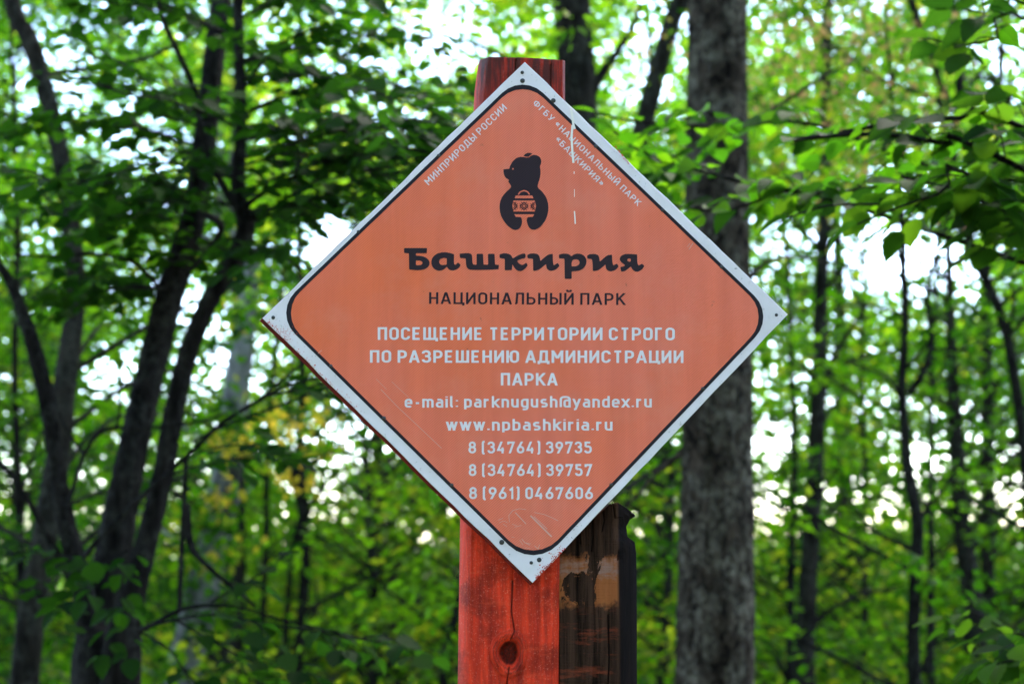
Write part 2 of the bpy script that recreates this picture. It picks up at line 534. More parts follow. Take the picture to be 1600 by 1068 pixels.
t = tree('forest_tree', 'very thin leaning stem just left of the foot of the red post', 9,
         [(745, 760, 5), (725, 880, 10), (706, 980, 13), (690, 1080, 15)], bark_dark, height=5, tone=.6)
t = tree('forest_tree', 'thin brown trunk just right of the birch', 12,
         [(372, 600, 8), (376, 760, 10), (372, 940, 20), (362, 1080, 24)], bark_mid, height=7, tone=.5)
t = tree('forest_tree', 'thin dim stem left of the dark twin-stemmed slim trunk', 12,
         [(425, 640, 8), (418, 780, 9), (410, 940, 10), (405, 1080, 12)], bark_dark, height=7, tone=.55)
t = tree('forest_tree', 'narrow dark stem at the left edge, below the arching twig', 9,
         [(20, 560, 10), (28, 760, 12), (30, 920, 14), (28, 1080, 16)], bark_dark, height=6, tone=.35)
t = tree('forest_tree', 'slender trunk seen between the stout trunk and the charred post', 12,
         [(1040, 640, 10), (1045, 800, 13), (1040, 940, 15), (1032, 1080, 17)], bark_mid, height=7, tone=.6)
t = tree('forest_tree', 'slight stem well behind, right of the mid-sized brown trunk', 14,
         [(1345, 560, 6), (1350, 760, 8), (1352, 920, 10), (1350, 1080, 12)], bark_mid, height=7, tone=.6)
# trees that stand just outside the frame
for X, Y, w_, lab in ((-5.2, 9, .2, 'dark trunk just outside the left edge of the wood'), (6.4, 11, .22, 'grey trunk just outside the right edge of the wood'),
                      (-7.5, 14, .26, 'stout trunk far outside to the left of the wood'), (9.0, 16, .26, 'stout trunk far outside to the right of the wood'), (-4.9, 6.8, .12, 'slim dark trunk nearest the camera outside the left edge'), (4.7, 7.6, .12, 'slim dark trunk nearest the camera outside the right edge')):
    px = 800 + X * FPX / Y * CP
    t = tree('forest_tree', lab, Y, [(px, 0, w_ / mpp(Y) * .8), (px + 6, 500, w_ / mpp(Y) * .9), (px, 1080, w_ / mpp(Y))], bark_mid, height=9)

# foliage clusters of the middle wood, each hung on the nearest trunk
TP = np.array([[t.path[np.argmin(abs(t.path[:, 2] - 2.5)), 0], t.d] for t in trees])
def grow_clusters():
    jobs = [[] for _ in trees]
    ncl = 4450
    d = 6.8 + (22 - 6.8) * rng.random(ncl) ** 0.62
    half = 0.60 * d
    x = (rng.random(ncl) * 2 - 1) * half
    zlo, zhi = 0.25, 1.6 + 0.50 * d
    z = zlo + (zhi - zlo) * rng.random(ncl)
    z[d > 13] = np.minimum(z[d > 13], 9.5)
    for i in range(ncl):
        dist = np.hypot(TP[:, 0] - x[i], (TP[:, 1] - d[i]) * 0.8)
        j = int(np.argmin(dist))
        jobs[j].append((x[i], d[i], z[i], dist[j]))
    for t, cl in zip(trees, jobs):
        if not cl:
            t.finish(); continue
        PP, AX, NR, SZ, TN, COP = [], [], [], [], [], []
        for (cx, cy, cz, dd) in cl:
            n = int(rng.integers(34, 80))
            rad = rng.uniform(0.32, 0.62) * (1 + (cy - 7) * .03)
            az = rng.uniform(0, 6.283)
            q = rnd_unit(n) * (rng.random(n) ** 0.45)[:, None] * (rad, rad, rad * .34)
            tilt = rng.normal(0, .22, 2)
            q[:, 2] += q[:, 0] * tilt[0] + q[:, 1] * tilt[1] - 0.25 * (q[:, 0] ** 2 + q[:, 1] ** 2)
            PP.append(q + (cx, cy, cz))
            out = q * (1, 1, 0) + rng.normal(0, .25, (n, 3)) * (1, 1, .6) * rad + (0, 0, -.06)
            AX.append(out)
            NR.append(np.array((tilt[0] * -1, tilt[1] * -1, 1.0)) + rng.normal(0, .55, (n, 3)))
            SZ.append(rng.uniform(.05, .09, n) * (1 + max(0, cy - 9) * .035))
            ct = t.tone + rng.normal(0, .22)
            TN.append(ct + rng.normal(0, .1, n))
            if cy < 17 and dd < 4:
                t.to_cluster(np.array((cx, cy, cz)))
        PP, AX, NR, SZ, TN = map(np.concatenate, (PP, AX, NR, SZ, TN))
        if t.leafmat is copper_leaf:
            TN = rng.random(len(TN))
            SZ = SZ * .8
        k = keep(PP, .97) & (PP[:, 2] > .1)
        Rm, pos = frames(PP[k], AX[k], NR[k], SZ[k])
        me = leaves_mesh('foliage', Rm, pos, np.clip(TN[k], 0, .9), t.leafmat, (FARV, FARQ, None))
        t.finish(me)
grow_clusters()

# copper seed clusters and yellow sprays are real leaves on two of the trees
def tuft(root, centre_px, d, spread, n, size, mat, name='foliage'):
    c = np.array([P(x, y, d + rng.normal() * .3) for x, y in centre_px])
    i = rng.integers(0, len(c), n)
    pp = c[i] + rng.normal(0, 1, (n, 3)) * spread
    Rm, pos = frames(pp, rng.normal(0, 1, (n, 3)) + (0, 0, -.6), rng.normal(0, .7, (n, 3)) + (0, 0, .6), rng.uniform(.6, 1.2, n) * size)
    part(name, leaves_mesh(name, Rm, pos, rng.random(n), mat, (FARV, FARQ, None)), root, 'stuff')
cop = [t for t in trees if 'copper' in t.root['label']][0]
tuft(cop.root, [(1190, 30), (1140, 80), (1130, 110), (1250, 40), (1300, 80), (1260, 120), (1330, 40), (1390, 90), (1360, 150), (1290, 190), (1220, 90), (1430, 180), (1410, 250), (1400, 30), (1340, 230), (1350, 290)],
     7.8, (.26, .35, .16), 2600, .04, copper_leaf, 'copper_foliage')
bt = [t for t in trees if t.root['label'].startswith('dark slim trunk')][0]
tuft(bt.root, [(440, 655), (455, 660), (470, 700), (355, 690), (385, 695), (420, 680), (495, 655), (440, 750), (480, 755), (345, 780), (500, 700)], 9.2, (.07, .2, .05), 210, .06, yellow_leaf, 'yellow_foliage')

bi = [t for t in trees if t.root.name.startswith('birch')][0]
tuft(bi.root, [(372, 640), (350, 660), (345, 690), (380, 690), (345, 790), (320, 820), (350, 850), (310, 880), (370, 460), (395, 490), (360, 500), (300, 1000), (270, 1040)], 9.5, (.12, .12, .1), 620, .08, far_leaf, 'foliage')

# ------------------------------------------------------------------ far woodland and undergrowth
def far_wood():
    n = 300000
    d = rng.uniform(22, 44, n)
    x = (rng.random(n) * 2 - 1) * (.75 * d)
    nc = 2700
    cd = rng.uniform(20, 44, nc)
    cx = (rng.random(nc) * 2 - 1) * .75 * cd
    cz = rng.random(nc) ** 1.15 * (1.6 + .36 * cd)
    i = rng.integers(0, nc, n)
    q = rnd_unit(n) * (rng.random(n) ** .5)[:, None] * (1.7, 1.7, .65)
    pp = np.stack([cx[i], cd[i], cz[i]], 1) + q
    k = keep(pp, 1.0) & (pp[:, 2] > .05)
    pp = pp[k]; i = i[k]
    n = len(pp)
    ct = np.clip(rng.normal(.58, .19, nc), .05, .93)
    Rm, pos = frames(pp, rng.normal(0, 1, (n, 3)) * (1, 1, .5), rng.normal(0, .6, (n, 3)) + (0, 0, 1), rng.uniform(.13, .24, n))
    obj('distant_woodland', leaves_mesh('distant_woodland', Rm, pos, np.clip(ct[i] + rng.normal(0, .07, n), 0, .9), far_leaf, (FARV, FARQ, None)), kind='stuff')
    tb = Tubes()
    for _ in range(16):
        dd = rng.uniform(22, 42); xx = rng.uniform(-.5, .5) * dd
        r = rng.uniform(.05, .14); ln = rng.normal(0, .4)
        h = rng.uniform(7, 13)
        tb.add(catmull([(xx, dd, -.2, r * 1.3), (xx + ln * .4, dd, h * .4, r), (xx + ln, dd, h, r * .4)], 14), 8)
    obj('distant_trunks', tb.mesh('distant_trunks', bark_mid), kind='stuff')
    # undergrowth carpet
    n = 56000
    d = rng.uniform(8, 46, n) ; x = (rng.random(n) * 2 - 1) * .72 * d
    cn = np.array([noise.noise(Vector((a * .5, b * .5, 3.3))) for a, b in zip(x, d)])
    h = np.clip(.35 + cn * .9, .05, 1.2)
    z = h * rng.random(n) ** .6
    pp = np.stack([x, d, z], 1)
    Rm, pos = frames(pp, rng.normal(0, 1, (n, 3)) * (1, 1, .4), rng.normal(0, .5, (n, 3)) + (0, 0, 1), rng.uniform(.07, .13, n) * (1 + d * .012))
    obj('undergrowth', leaves_mesh('undergrowth', Rm, pos, np.clip(.55 + cn * .6 + rng.normal(0, .1, n), 0, .9), far_leaf, (FARV, FARQ, None)), kind='stuff')
far_wood()

def shading_canopy():
    """unseen crowns added above the frame to block skylight and darken the wood"""
    n_c = 620
    cx = rng.uniform(-13, 13, n_c); cy = rng.uniform(-9, 20, n_c); cz = rng.uniform(6.5, 11, n_c) + np.maximum(0, cy) * .28
    hole = (np.hypot(cx - 0.0, cy + 1.0) < 3.4)  # opening shaped to let light fall on the sign from above
    cx, cy, cz = cx[~hole], cy[~hole], cz[~hole]
    nc = len(cx); n = nc * 95
    i = np.repeat(np.arange(nc), 95)
    pp = np.stack([cx[i], cy[i], cz[i]], 1) + rnd_unit(n) * (rng.random(n) ** .5)[:, None] * (1.3, 1.3, .5)
    Rm, pos = frames(pp, rng.normal(0, 1, (n, 3)) * (1, 1, .4), rng.normal(0, .5, (n, 3)) + (0, 0, 1), rng.uniform(.16, .26, n))
    obj('light_blocking_canopy', leaves_mesh('light_blocking_canopy', Rm, pos, rng.uniform(.2, .7, n), far_leaf, (FARV, FARQ, None)), kind='stuff')  # off-camera leaves put in to hold back skylight
shading_canopy()

def light_shaping_wood():
    """unseen foliage added behind and beside the camera so light comes mostly from above"""
    n_c = 560
    a = rng.uniform(R(150), R(390), n_c)
    rad = rng.uniform(6.0, 11, n_c)
    cx, cy, cz = rad * np.cos(a), rad * np.sin(a) - .5, rng.uniform(.2, 8.5, n_c)
    i = np.repeat(np.arange(n_c), 110)
    n = len(i)
    pp = np.stack([cx[i], cy[i], cz[i]], 1) + rnd_unit(n) * (rng.random(n) ** .5)[:, None] * (1.2, 1.2, .6)
    pp = pp[(pp[:, 2] > .1)]
    n = len(pp)
    Rm, pos = frames(pp, rng.normal(0, 1, (n, 3)) * (1, 1, .4), rng.normal(0, .6, (n, 3)) + (0, 0, 1), rng.uniform(.16, .26, n))
    obj('light_shaping_wood', leaves_mesh('light_shaping_wood', Rm, pos, rng.uniform(.2, .7, n), far_leaf, (FARV, FARQ, None)), kind='stuff')  # off-camera leaf wall, added to cut light from the front and sides
light_shaping_wood()

# ------------------------------------------------------------------ near foliage: single leaves on twigs
def leaf_object_mesh(name, width, serr, fold, droop, mat):
    V, q, tr = leaf_shape(8, width, serr, fold, droop)
    # a short stalk
    sv = np.array([(-.22, .008, .01), (0, .01, 0), (0, -.01, 0), (-.22, -.008, .01)])
    n0 = len(V)
    return mesh_np(name, np.vstack([V, sv]), np.vstack([q, [[n0, n0 + 1, n0 + 2, n0 + 3]]]), tr, mat, smooth=True)

SHADE = [leaf_object_mesh('leaf', .80, .05, .10, .14, near_leaf_o), leaf_object_mesh('leaf', .70, .05, .2, .25, near_leaf_o), leaf_object_mesh('leaf', .86, .05, .05, .05, near_leaf_o)]
LIME = [leaf_object_mesh('leaf', .66, .06, .10, .16, lime_leaf_o), leaf_object_mesh('leaf', .6, .06, .2, .28, lime_leaf_o), leaf_object_mesh('leaf', .72, .06, .05, .08, lime_leaf_o)]

def dress(tubes, path, out, size=.07, step=.035, start=.15, spread=1.0, side_twigs=0.0, tw_len=.22, tilt=.35):
    """grow alternate leaves (and side twigs) on a branch path; out: list of (pos, axis, normal, size)"""
    c = path[:, :3]
    L = np.r_[0, np.cumsum(np.linalg.norm(np.diff(c, axis=0), axis=1))]
    s = start * L[-1]
    k = rng.integers(0, 2)
    while s <= L[-1]:
        p = np.array([np.interp(s, L, c[:, a]) for a in range(3)])
        e = min(s + .02, L[-1]); b = max(e - .04, 0)
        t = np.array([np.interp(e, L, c[:, a]) - np.interp(b, L, c[:, a]) for a in range(3)])
        t /= np.linalg.norm(t) + 1e-9
        up = np.array((0, 0, 1.0))
        lat = np.cross(up, t); lat /= np.linalg.norm(lat) + 1e-9
        sg = 1 if k % 2 else -1
        if side_twigs and rng.random() < side_twigs and s < L[-1] * .93:
            l = tw_len * rng.uniform(.5, 1.2)
            dr = t * .7 + lat * sg * rng.uniform(.5, 1.0) + (0, 0, rng.normal(0, .15))
            dr /= np.linalg.norm(dr)
            e1 = p + dr * l * .5 + (0, 0, .01); e2 = p + dr * l + (0, 0, -.03 * l / .2)
            tw = catmull([(*p, .0022), (*e1, .0016), (*e2, .0009)], 8)
            tubes.add(tw, 4)
            dress(tubes, tw, out, size, step, .2, spread, 0, tilt=tilt)
        else:
            ax = t * rng.uniform(.3, .9) + lat * sg * spread + (0, 0, rng.normal(-.18, .2))
            out.append((p + ax / np.linalg.norm(ax) * size * .22, ax, up + rng.normal(0, tilt, 3), size * rng.uniform(.7, 1.15)))
        s += step * rng.uniform(.7, 1.4)
        k += 1
    e = c[-1]; t = c[-1] - c[-3]
    out.append((e, t + rng.normal(0, .002, 3), np.array((0, 0, 1.0)) + rng.normal(0, .3, 3), size))

def place_leaves(root, out, meshes, joined_mat, gap=.0, limit=300, tone=(0, 1)):
    pos = np.array([o[0] for o in out]); ax = np.array([o[1] for o in out]); nr = np.array([o[2] for o in out]); sz = np.array([o[3] for o in out])
    if gap:
        k = keep(pos, gap)
        pos, ax, nr, sz = pos[k], ax[k], nr[k], sz[k]
    Rm, pos = frames(pos, ax, nr, sz)
    px, py, f = proj(pos)
    vis = (px > -20) & (px < 1620) & (py > -20) & (py < 1090)
    score = np.where(vis, sz / f, -1)
    order = np.argsort(-score)
    top = [i for i in order[:limit] if score[i] > 0]
    rest = np.array([i for i in range(len(pos)) if i not in set(top)], int)
    for i in top:
        o = bpy.data.objects.new('leaf', meshes[int(rng.integers(0, 3))])
        col.objects.link(o)
        o.parent = root
        m = np.eye(4); m[:3, :3] = Rm[i]; m[:3, 3] = pos[i] - np.array(root.location)
        o.matrix_local = Matrix(m.tolist())
    if len(rest):
        part('foliage', leaves_mesh('foliage', Rm[rest], pos[rest], rng.uniform(*tone, len(rest)), joined_mat, (MIDV, MIDQ, MIDT)), root, 'stuff')

# --- the clump of dark stems on the left, with its own branches
class Near:
    def __init__(self, name, label, cat, base, bark):
        self.root = thing(name, label, cat, base)
        self.bark = bark
        self.tw = Tubes()
        self.out = []
    def stem(self, pts, d, name='stem', sides=16, bump=.03, ground=None):
        A = [(*P(q[0], q[1], q[3] if len(q) > 3 else d), q[2] * mpp(d) / 2) for q in pts]
        if ground:
            A = A + [ground]
        c = catmull(A, 14 * len(A))
        if name:
            tb = Tubes(); tb.add(c, sides, bump)
            part(name, tb.mesh(name, self.bark), self.root)
        else:
            self.tw.add(c, 6, .02)
        return c
    def finish(self, meshes, mat, **k):
        part('twigs', self.tw.mesh('twigs', self.bark), self.root, 'stuff')
        place_leaves(self.root, self.out, meshes, mat, **k)

b0 = P(170, 1080, 5.0)
gz = ground_z(b0.x, 5.0)
clump = Near('multi_stemmed_tree', 'clump of dark crooked stems from one foot on the left, carrying the dark leaves', 'tree', (b0.x, 5.0, gz), bark_dark)
g = lambda dx, r: (b0.x + dx, 5.0, gz - .1, r)
clump.stem([(352, -60, 30, 5.4), (338, 60, 34, 5.3), (322, 200, 36, 5.2), (305, 330, 40, 5.2), (268, 450, 44, 5.1), (240, 560, 44, 5.1), (208, 700, 46, 5.0), (185, 820, 52, 5.0), (168, 940, 66, 5.0), (165, 1060, 100, 5.0)], 5.1, ground=g(0, .14))
clump.stem([(371, -60, 16), (373, 60, 17), (376, 200, 19), (372, 300, 24), (384, 352, 30), (368, 405, 30), (330, 465, 28), (298, 540, 30), (272, 640, 32), (255, 740, 32), (228, 850, 34), (205, 940, 42), (188, 1060, 60)], 4.8, ground=g(.04, .09))
clump.stem([(-10, 400, 12), (20, 450, 16), (52, 540, 24), (72, 620, 25), (88, 720, 26), (100, 800, 28), (122, 890, 32), (140, 980, 40), (150, 1060, 60)], 4.9, ground=g(-.06, .09))
clump.stem([(245, -10, 6), (254, 30, 9), (282, 90, 10), (303, 140, 11), (314, 200, 10), (328, 250, 10), (354, 300, 13), (372, 325, 15)], 4.8, name='branch')
c_ = [clump.stem([(372, 330, 10), (420, 296, 9), (480, 270, 8), (560, 268, 6), (640, 255, 4), (700, 240, 3)], 4.6, name='branch', sides=8)]
c_.append(clump.stem([(312, 330, 14, 5.1), (345, 352, 12, 4.9), (330, 385, 9, 4.9), (290, 430, 7, 4.9)], 4.9, name='branch', sides=8))
c_.append(clump.stem([(250, 450, 9, 5.1), (232, 430, 8), (205, 408, 7), (150, 397, 6), (80, 400, 5), (20, 398, 4)], 5.0, name='branch', sides=8))
clump.stem([(150, 1000, 14), (98, 880, 13), (75, 840, 11), (50, 792, 10), (20, 745, 8), (-20, 700, 7)], 4.9, name='branch', sides=8)
# fine dark branches crossing to the right
c1 = clump.stem([(105, 790, 8), (115, 760, 7), (132, 708, 7), (165, 671, 6), (230, 668, 5), (300, 660, 4), (355, 645, 3)], 4.6, name='branch', sides=8)
c2 = clump.stem([(132, 868, 9), (165, 830, 8), (215, 780, 7), (255, 745, 6), (300, 705, 7), (345, 662, 7), (400, 628, 6), (450, 602, 5), (500, 590, 4), (560, 590, 3)], 4.3, name='branch', sides=8)
clump.stem([(50, 560, 4), (75, 590, 5), (90, 640, 5), (110, 680, 5), (132, 710, 5)], 4.7, name='branch', sides=6)
clump.stem([(190, 560, 3), (188, 620, 4), (184, 660, 4), (170, 672, 4)], 4.7, name='branch', sides=6)
c3 = clump.stem([(290, 715, 7), (288, 780, 8), (284, 860, 8), (280, 955, 8)], 4.1, name='branch', sides=8)
c4 = clump.stem([(215, 985, 9), (240, 975, 8), (282, 952, 7), (330, 945, 5), (380, 950, 4), (440, 968, 4), (520, 985, 3), (600, 1005, 3), (650, 1018, 2)], 4.0, name='branch', sides=8)
clump.stem([(290, 790, 14), (298, 850, 12), (320, 880, 8), (355, 910, 7), (398, 946, 5)], 4.1, name='branch', sides=8)
# leafy branches of the clump; each is a curved branch path with side twigs
def leafy(near, pts, d, size=.068, twigs=.35, step=.035, tw_len=.22, tilt=.35, start=.15):
    c = near.stem(pts, d, name=None)
    dress(near.tw, c, near.out, size, step, start, 1.0, twigs, tw_len, tilt)
leafy(clump, [(300, 690, 4), (350, 665, 4), (420, 640, 4), (500, 615, 3), (600, 640, 2), (650, 700, 2)], 4.2)
leafy(clump, [(400, 628, 4), (470, 570, 4), (520, 540, 3), (570, 540, 2)], 4.1, twigs=.6)
leafy(clump, [(420, 618, 4), (500, 600, 4), (560, 575, 3), (600, 600, 2)], 4.0, twigs=.6)
leafy(clump, [(255, 745, 4), (300, 730, 3), (350, 720, 3), (420, 715, 2), (470, 720, 2)], 4.1, twigs=.4)
leafy(clump, [(290, 720, 3), (330, 700, 3), (400, 695, 2), (455, 710, 2)], 4.1, twigs=.3)
leafy(clump, [(240, 975, 4), (330, 960, 4), (420, 975, 3), (520, 990, 3), (630, 1010, 2)], 3.9, twigs=.5, step=.04)
leafy(clump, [(270, 965, 4), (330, 1000, 3), (400, 1035, 3), (470, 1050, 2)], 3.9, twigs=.5)
leafy(clump, [(215, 985, 4), (260, 1010, 3), (300, 1060, 3), (350, 1100, 2)], 4.0, twigs=.5)
leafy(clump, [(150, 1000, 4), (110, 960, 3), (60, 930, 3), (-10, 900, 2)], 4.3, twigs=.6)
leafy(clump, [(330, 940, 3), (400, 900, 3), (430, 880, 2), (450, 860, 2)], 4.0, twigs=.3)
leafy(clump, [(200, 860, 3), (150, 880, 3), (60, 860, 3), (0, 870, 2)], 4.4, twigs=.6)
leafy(clump, [(230, 850, 3), (200, 880, 3), (190, 920, 3), (210, 950, 2)], 4.2, twigs=.6)
for (x0, y0, x1, y1, dy) in [(372, 60, 60, 30, 20), (375, 30, 620, 20, 30), (372, 100, 700, 60, 30), (376, 180, 740, 130, 40), (376, 200, 80, 120, 10), (372, 250, 740, 190, 20), (374, 300, 740, 230, 20),
                             (320, 230, 10, 180, 20), (372, 280, 100, 250, 30), (360, 320, 30, 320, 10), (384, 340, 640, 290, 10), (380, 352, 700, 215, 10), (374, 150, 500, 100, 20), (330, 200, 130, 60, 0),
                             (370, 400, 190, 340, 0), (262, 450, 40, 440, 10), (300, 400, 150, 470, 10), (372, 330, 560, 330, 10), (368, 400, 480, 420, 10), (310, 300, 200, 300, 0), (372, -20, 560, -60, 0), (372, -20, 150, -60, 0),
                             (375, 120, 690, 160, 20), (374, 220, 640, 200, 20), (376, 260, 560, 240, 5)]:
    for rep in range(2):
        dd = rng.uniform(3.9, 5.6)
        j = lambda s: rng.normal(0, s)
        xe, ye = x1 + j(40), y1 + j(22)
        leafy(clump, [(x0, y0, 5, 4.8), (x0 * .6 + xe * .4, (y0 * .6 + ye * .4) - dy + j(8), 4, 4.8 * .5 + dd * .5), (x0 * .3 + xe * .7, (y0 * .3 + ye * .7) - dy * .6 + j(8), 3, dd), (xe, ye, 2, dd)], 4.8, size=.072, twigs=.55, step=.04, tw_len=.3, tilt=.38)
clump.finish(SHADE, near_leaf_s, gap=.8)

# --- the branches reaching in from a small tree just outside on the right
rb = Vector((2.35, 3.6, ground_z(2.35, 3.6)))
lime = Near('young_tree', 'young tree whose long leafy boughs reach in from the right edge', 'tree', rb, bark_dark)
RX = lambda z: (2.35, 3.6, z)
tb = Tubes()
tb.add(catmull([(2.35, 3.6, rb.z - .1, .05), (2.3, 3.6, 1.2, .042), (2.33, 3.6, 2.4, .034), (2.3, 3.65, 4.4, .015)], 40), 12, .02)
part('trunk', tb.mesh('trunk', bark_dark), lime.root)
def from_trunk(pts, z, d, **k):
    A = [(*P(q[0], q[1], q[3] if len(q) > 3 else d), q[2] * mpp(d) / 2) for q in pts] + [(2.33, 3.6, z, .012)]
    c = catmull(A[::-1], 40)
    tbb = Tubes(); tbb.add(c, 7, .02)
    part('bough', tbb.mesh('bough', bark_dark), lime.root)
    dress(lime.tw, c, lime.out, **k)
kw = dict(size=.074, step=.036, start=.25, spread=1.0, side_twigs=.42, tw_len=.24, tilt=.5)
from_trunk([(1240, 218, 8), (1300, 212, 8), (1380, 210, 8), (1480, 225, 9), (1560, 245, 10)], 2.0, 3.2, **kw)
from_trunk([(1235, 224, 6), (1310, 208, 7), (1400, 192, 8), (1500, 185, 9), (1600, 200, 10)], 2.15, 3.3, **kw)
from_trunk([(960, 205, 4), (1000, 238, 5), (1060, 258, 5), (1130, 276, 6), (1200, 296, 6), (1300, 300, 6), (1400, 290, 7), (1530, 300, 8)], 1.95, 3.7, **kw)
from_trunk([(930, 175, 3), (990, 190, 4), (1060, 195, 4), (1150, 200, 5), (1240, 190, 6), (1400, 240, 7)], 2.05, 4.0, **kw)
kw2 = dict(size=.082, step=.042, start=.3, spread=1.0, side_twigs=.35, tw_len=.2, tilt=.55)
from_trunk([(1230, 340, 3), (1300, 320, 4), (1400, 318, 5), (1500, 300, 6)], 1.9, 3.1, **kw2)
from_trunk([(1340, 350, 3), (1400, 325, 4), (1480, 300, 5), (1560, 290, 6)], 1.85, 3.0, **kw2)
from_trunk([(1450, 60, 3), (1500, 70, 4), (1560, 60, 5), (1620, 40, 6)], 2.3, 3.1, **kw2)
from_trunk([(1490, 10, 3), (1540, 20, 4), (1600, 5, 5)], 2.45, 3.2, **kw2)
from_trunk([(1530, 330, 3), (1580, 300, 4), (1620, 290, 6)], 1.95, 3.2, **kw2)
from_trunk([(1520, 1000, 3), (1570, 985, 4), (1630, 1000, 6)], 1.1, 3.4, **kw2)
from_trunk([(1540, 1040, 3), (1590, 1030, 4), (1650, 1030, 6)], 1.0, 3.2, **kw2)
from_trunk([(1050, 320, 3), (1120, 330, 4), (1180, 318, 5), (1300, 312, 6)], 1.95, 3.6, **kw2)
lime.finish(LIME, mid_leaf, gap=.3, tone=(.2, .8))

# ================================================================== THE SIGN
YS = 1.92
def S(px, py, lift=0.0):
    p = P(px, py, YS)
    p.y -= lift
    return p

def pm(name, rough=.5, spec=.5):
    m, t, out = M(name)
    p = N(t, 'ShaderNodeBsdfPrincipled', ins={'Roughness': rough, 'Specular IOR Level': spec})
    t.links.new(p.outputs[0], out.inputs[0])
    return m, t, p

# white plate, with fine grime, rust-red rubbed spots
m_white, t, p = pm('white_enamel', .42, .3)
v = mapped(t, (1, 1, 1))
g1 = noise_tex(t, v, 14, 6)
g2 = noise_tex(t, v, 160, 3, .7)
g3 = noise_tex(t, v, 330, 2)
c = mix(t, ramp(t, g1, [(.35, (0, 0, 0)), (.75, (1, 1, 1))]), (.73, .62, .655), (.62, .52, .54))
c = mix(t, ramp(t, g2, [(.66, (0, 0, 0)), (.72, (1, 1, 1))]), c, (.42, .36, .34))
c = mix(t, ramp(t, g3, [(.72, (0, 0, 0)), (.76, (1, 1, 1))]), c, (.12, .09, .09))
t.links.new(c, p.inputs['Base Color'])

# orange retro-reflective film: fine diagonal ribs
m_film, t, p = pm('orange_film', .36, .22)
v = mapped(t, (1, 1, 1), (0, R(42), 0))
wv = N(t, 'ShaderNodeTexWave', wave_type='BANDS', bands_direction='Z', wave_profile='SIN', ins={'Scale': 125.0, 'Distortion': 0.0})
t.links.new(v, wv.inputs['Vector'])
v2 = mapped(t, (1, 1, 1))
b1 = noise_tex(t, v2, 3.5, 3)
b2 = noise_tex(t, v2, 60, 5, .7)
base = mix(t, ramp(t, b1, [(.35, (0, 0, 0)), (.65, (1, 1, 1))]), (.88, .155, .050), (.86, .175, .090))
c = mix(t, wv.outputs[0], base, mix(t, 1.0, base, (.74, .66, .85), 'MULTIPLY'))
stv = noise_tex(t, mapped(t, (1, 1, .06)), 45, 4, .6)
c = mix(t, 1.0, c, ramp(t, stv, [(.3, (.92, .90, .90)), (.7, (1.05, 1.07, 1.08))]), 'MULTIPLY')
blot = noise_tex(t, v2, 11, 6, .65)
c = mix(t, ramp(t, blot, [(.5, (0, 0, 0)), (.8, (.35, .35, .35))]), c, (.70, .24, .17))
c = mix(t, ramp(t, b2, [(.70, (0, 0, 0)), (.74, (1, 1, 1))]), c, (.30, .07, .04))
t.links.new(c, p.inputs['Base Color'])
bp = N(t, 'ShaderNodeBump', ins={'Strength': .25, 'Distance': .0006})
t.links.new(wv.outputs[0], bp.inputs['Height'])
t.links.new(bp.outputs[0], p.inputs['Normal'])

m_black, t, p = pm('black_ink', .4, .12)
v = mapped(t, (1, 1, 1), (0, R(42), 0))
wv = N(t, 'ShaderNodeTexWave', wave_type='BANDS', bands_direction='Z', wave_profile='SIN', ins={'Scale': 125.0})
t.links.new(v, wv.inputs['Vector'])
t.links.new(mix(t, wv.outputs[0], (.016, .010, .018), (.034, .014, .016)), p.inputs['Base Color'])
m_line, t, p = pm('black_line_ink', .45, .1)
p.inputs['Base Color'].default_value = (.018, .013, .018, 1)
m_pale, t, p = pm('pale_ink', .4, .3)
p.inputs['Base Color'].default_value = (.69, .57, .59, 1)
m_chalk, t, p = pm('bird_lime', .8, .3)
p.inputs['Base Color'].default_value = (.80, .69, .64, 1)
m_scratch, t, p = pm('scratched_film', .6, .3)
p.inputs['Base Color'].default_value = (.62, .30, .24, 1)
m_nail, t, p = pm('dark_nail', .3, .5)
p.inputs['Base Color'].default_value = (.02, .014, .014, 1)
m_redchip, t, p = pm('red_paint_chips', .5, .5)
p.inputs['Base Color'].default_value = (.5, .035, .02, 1)

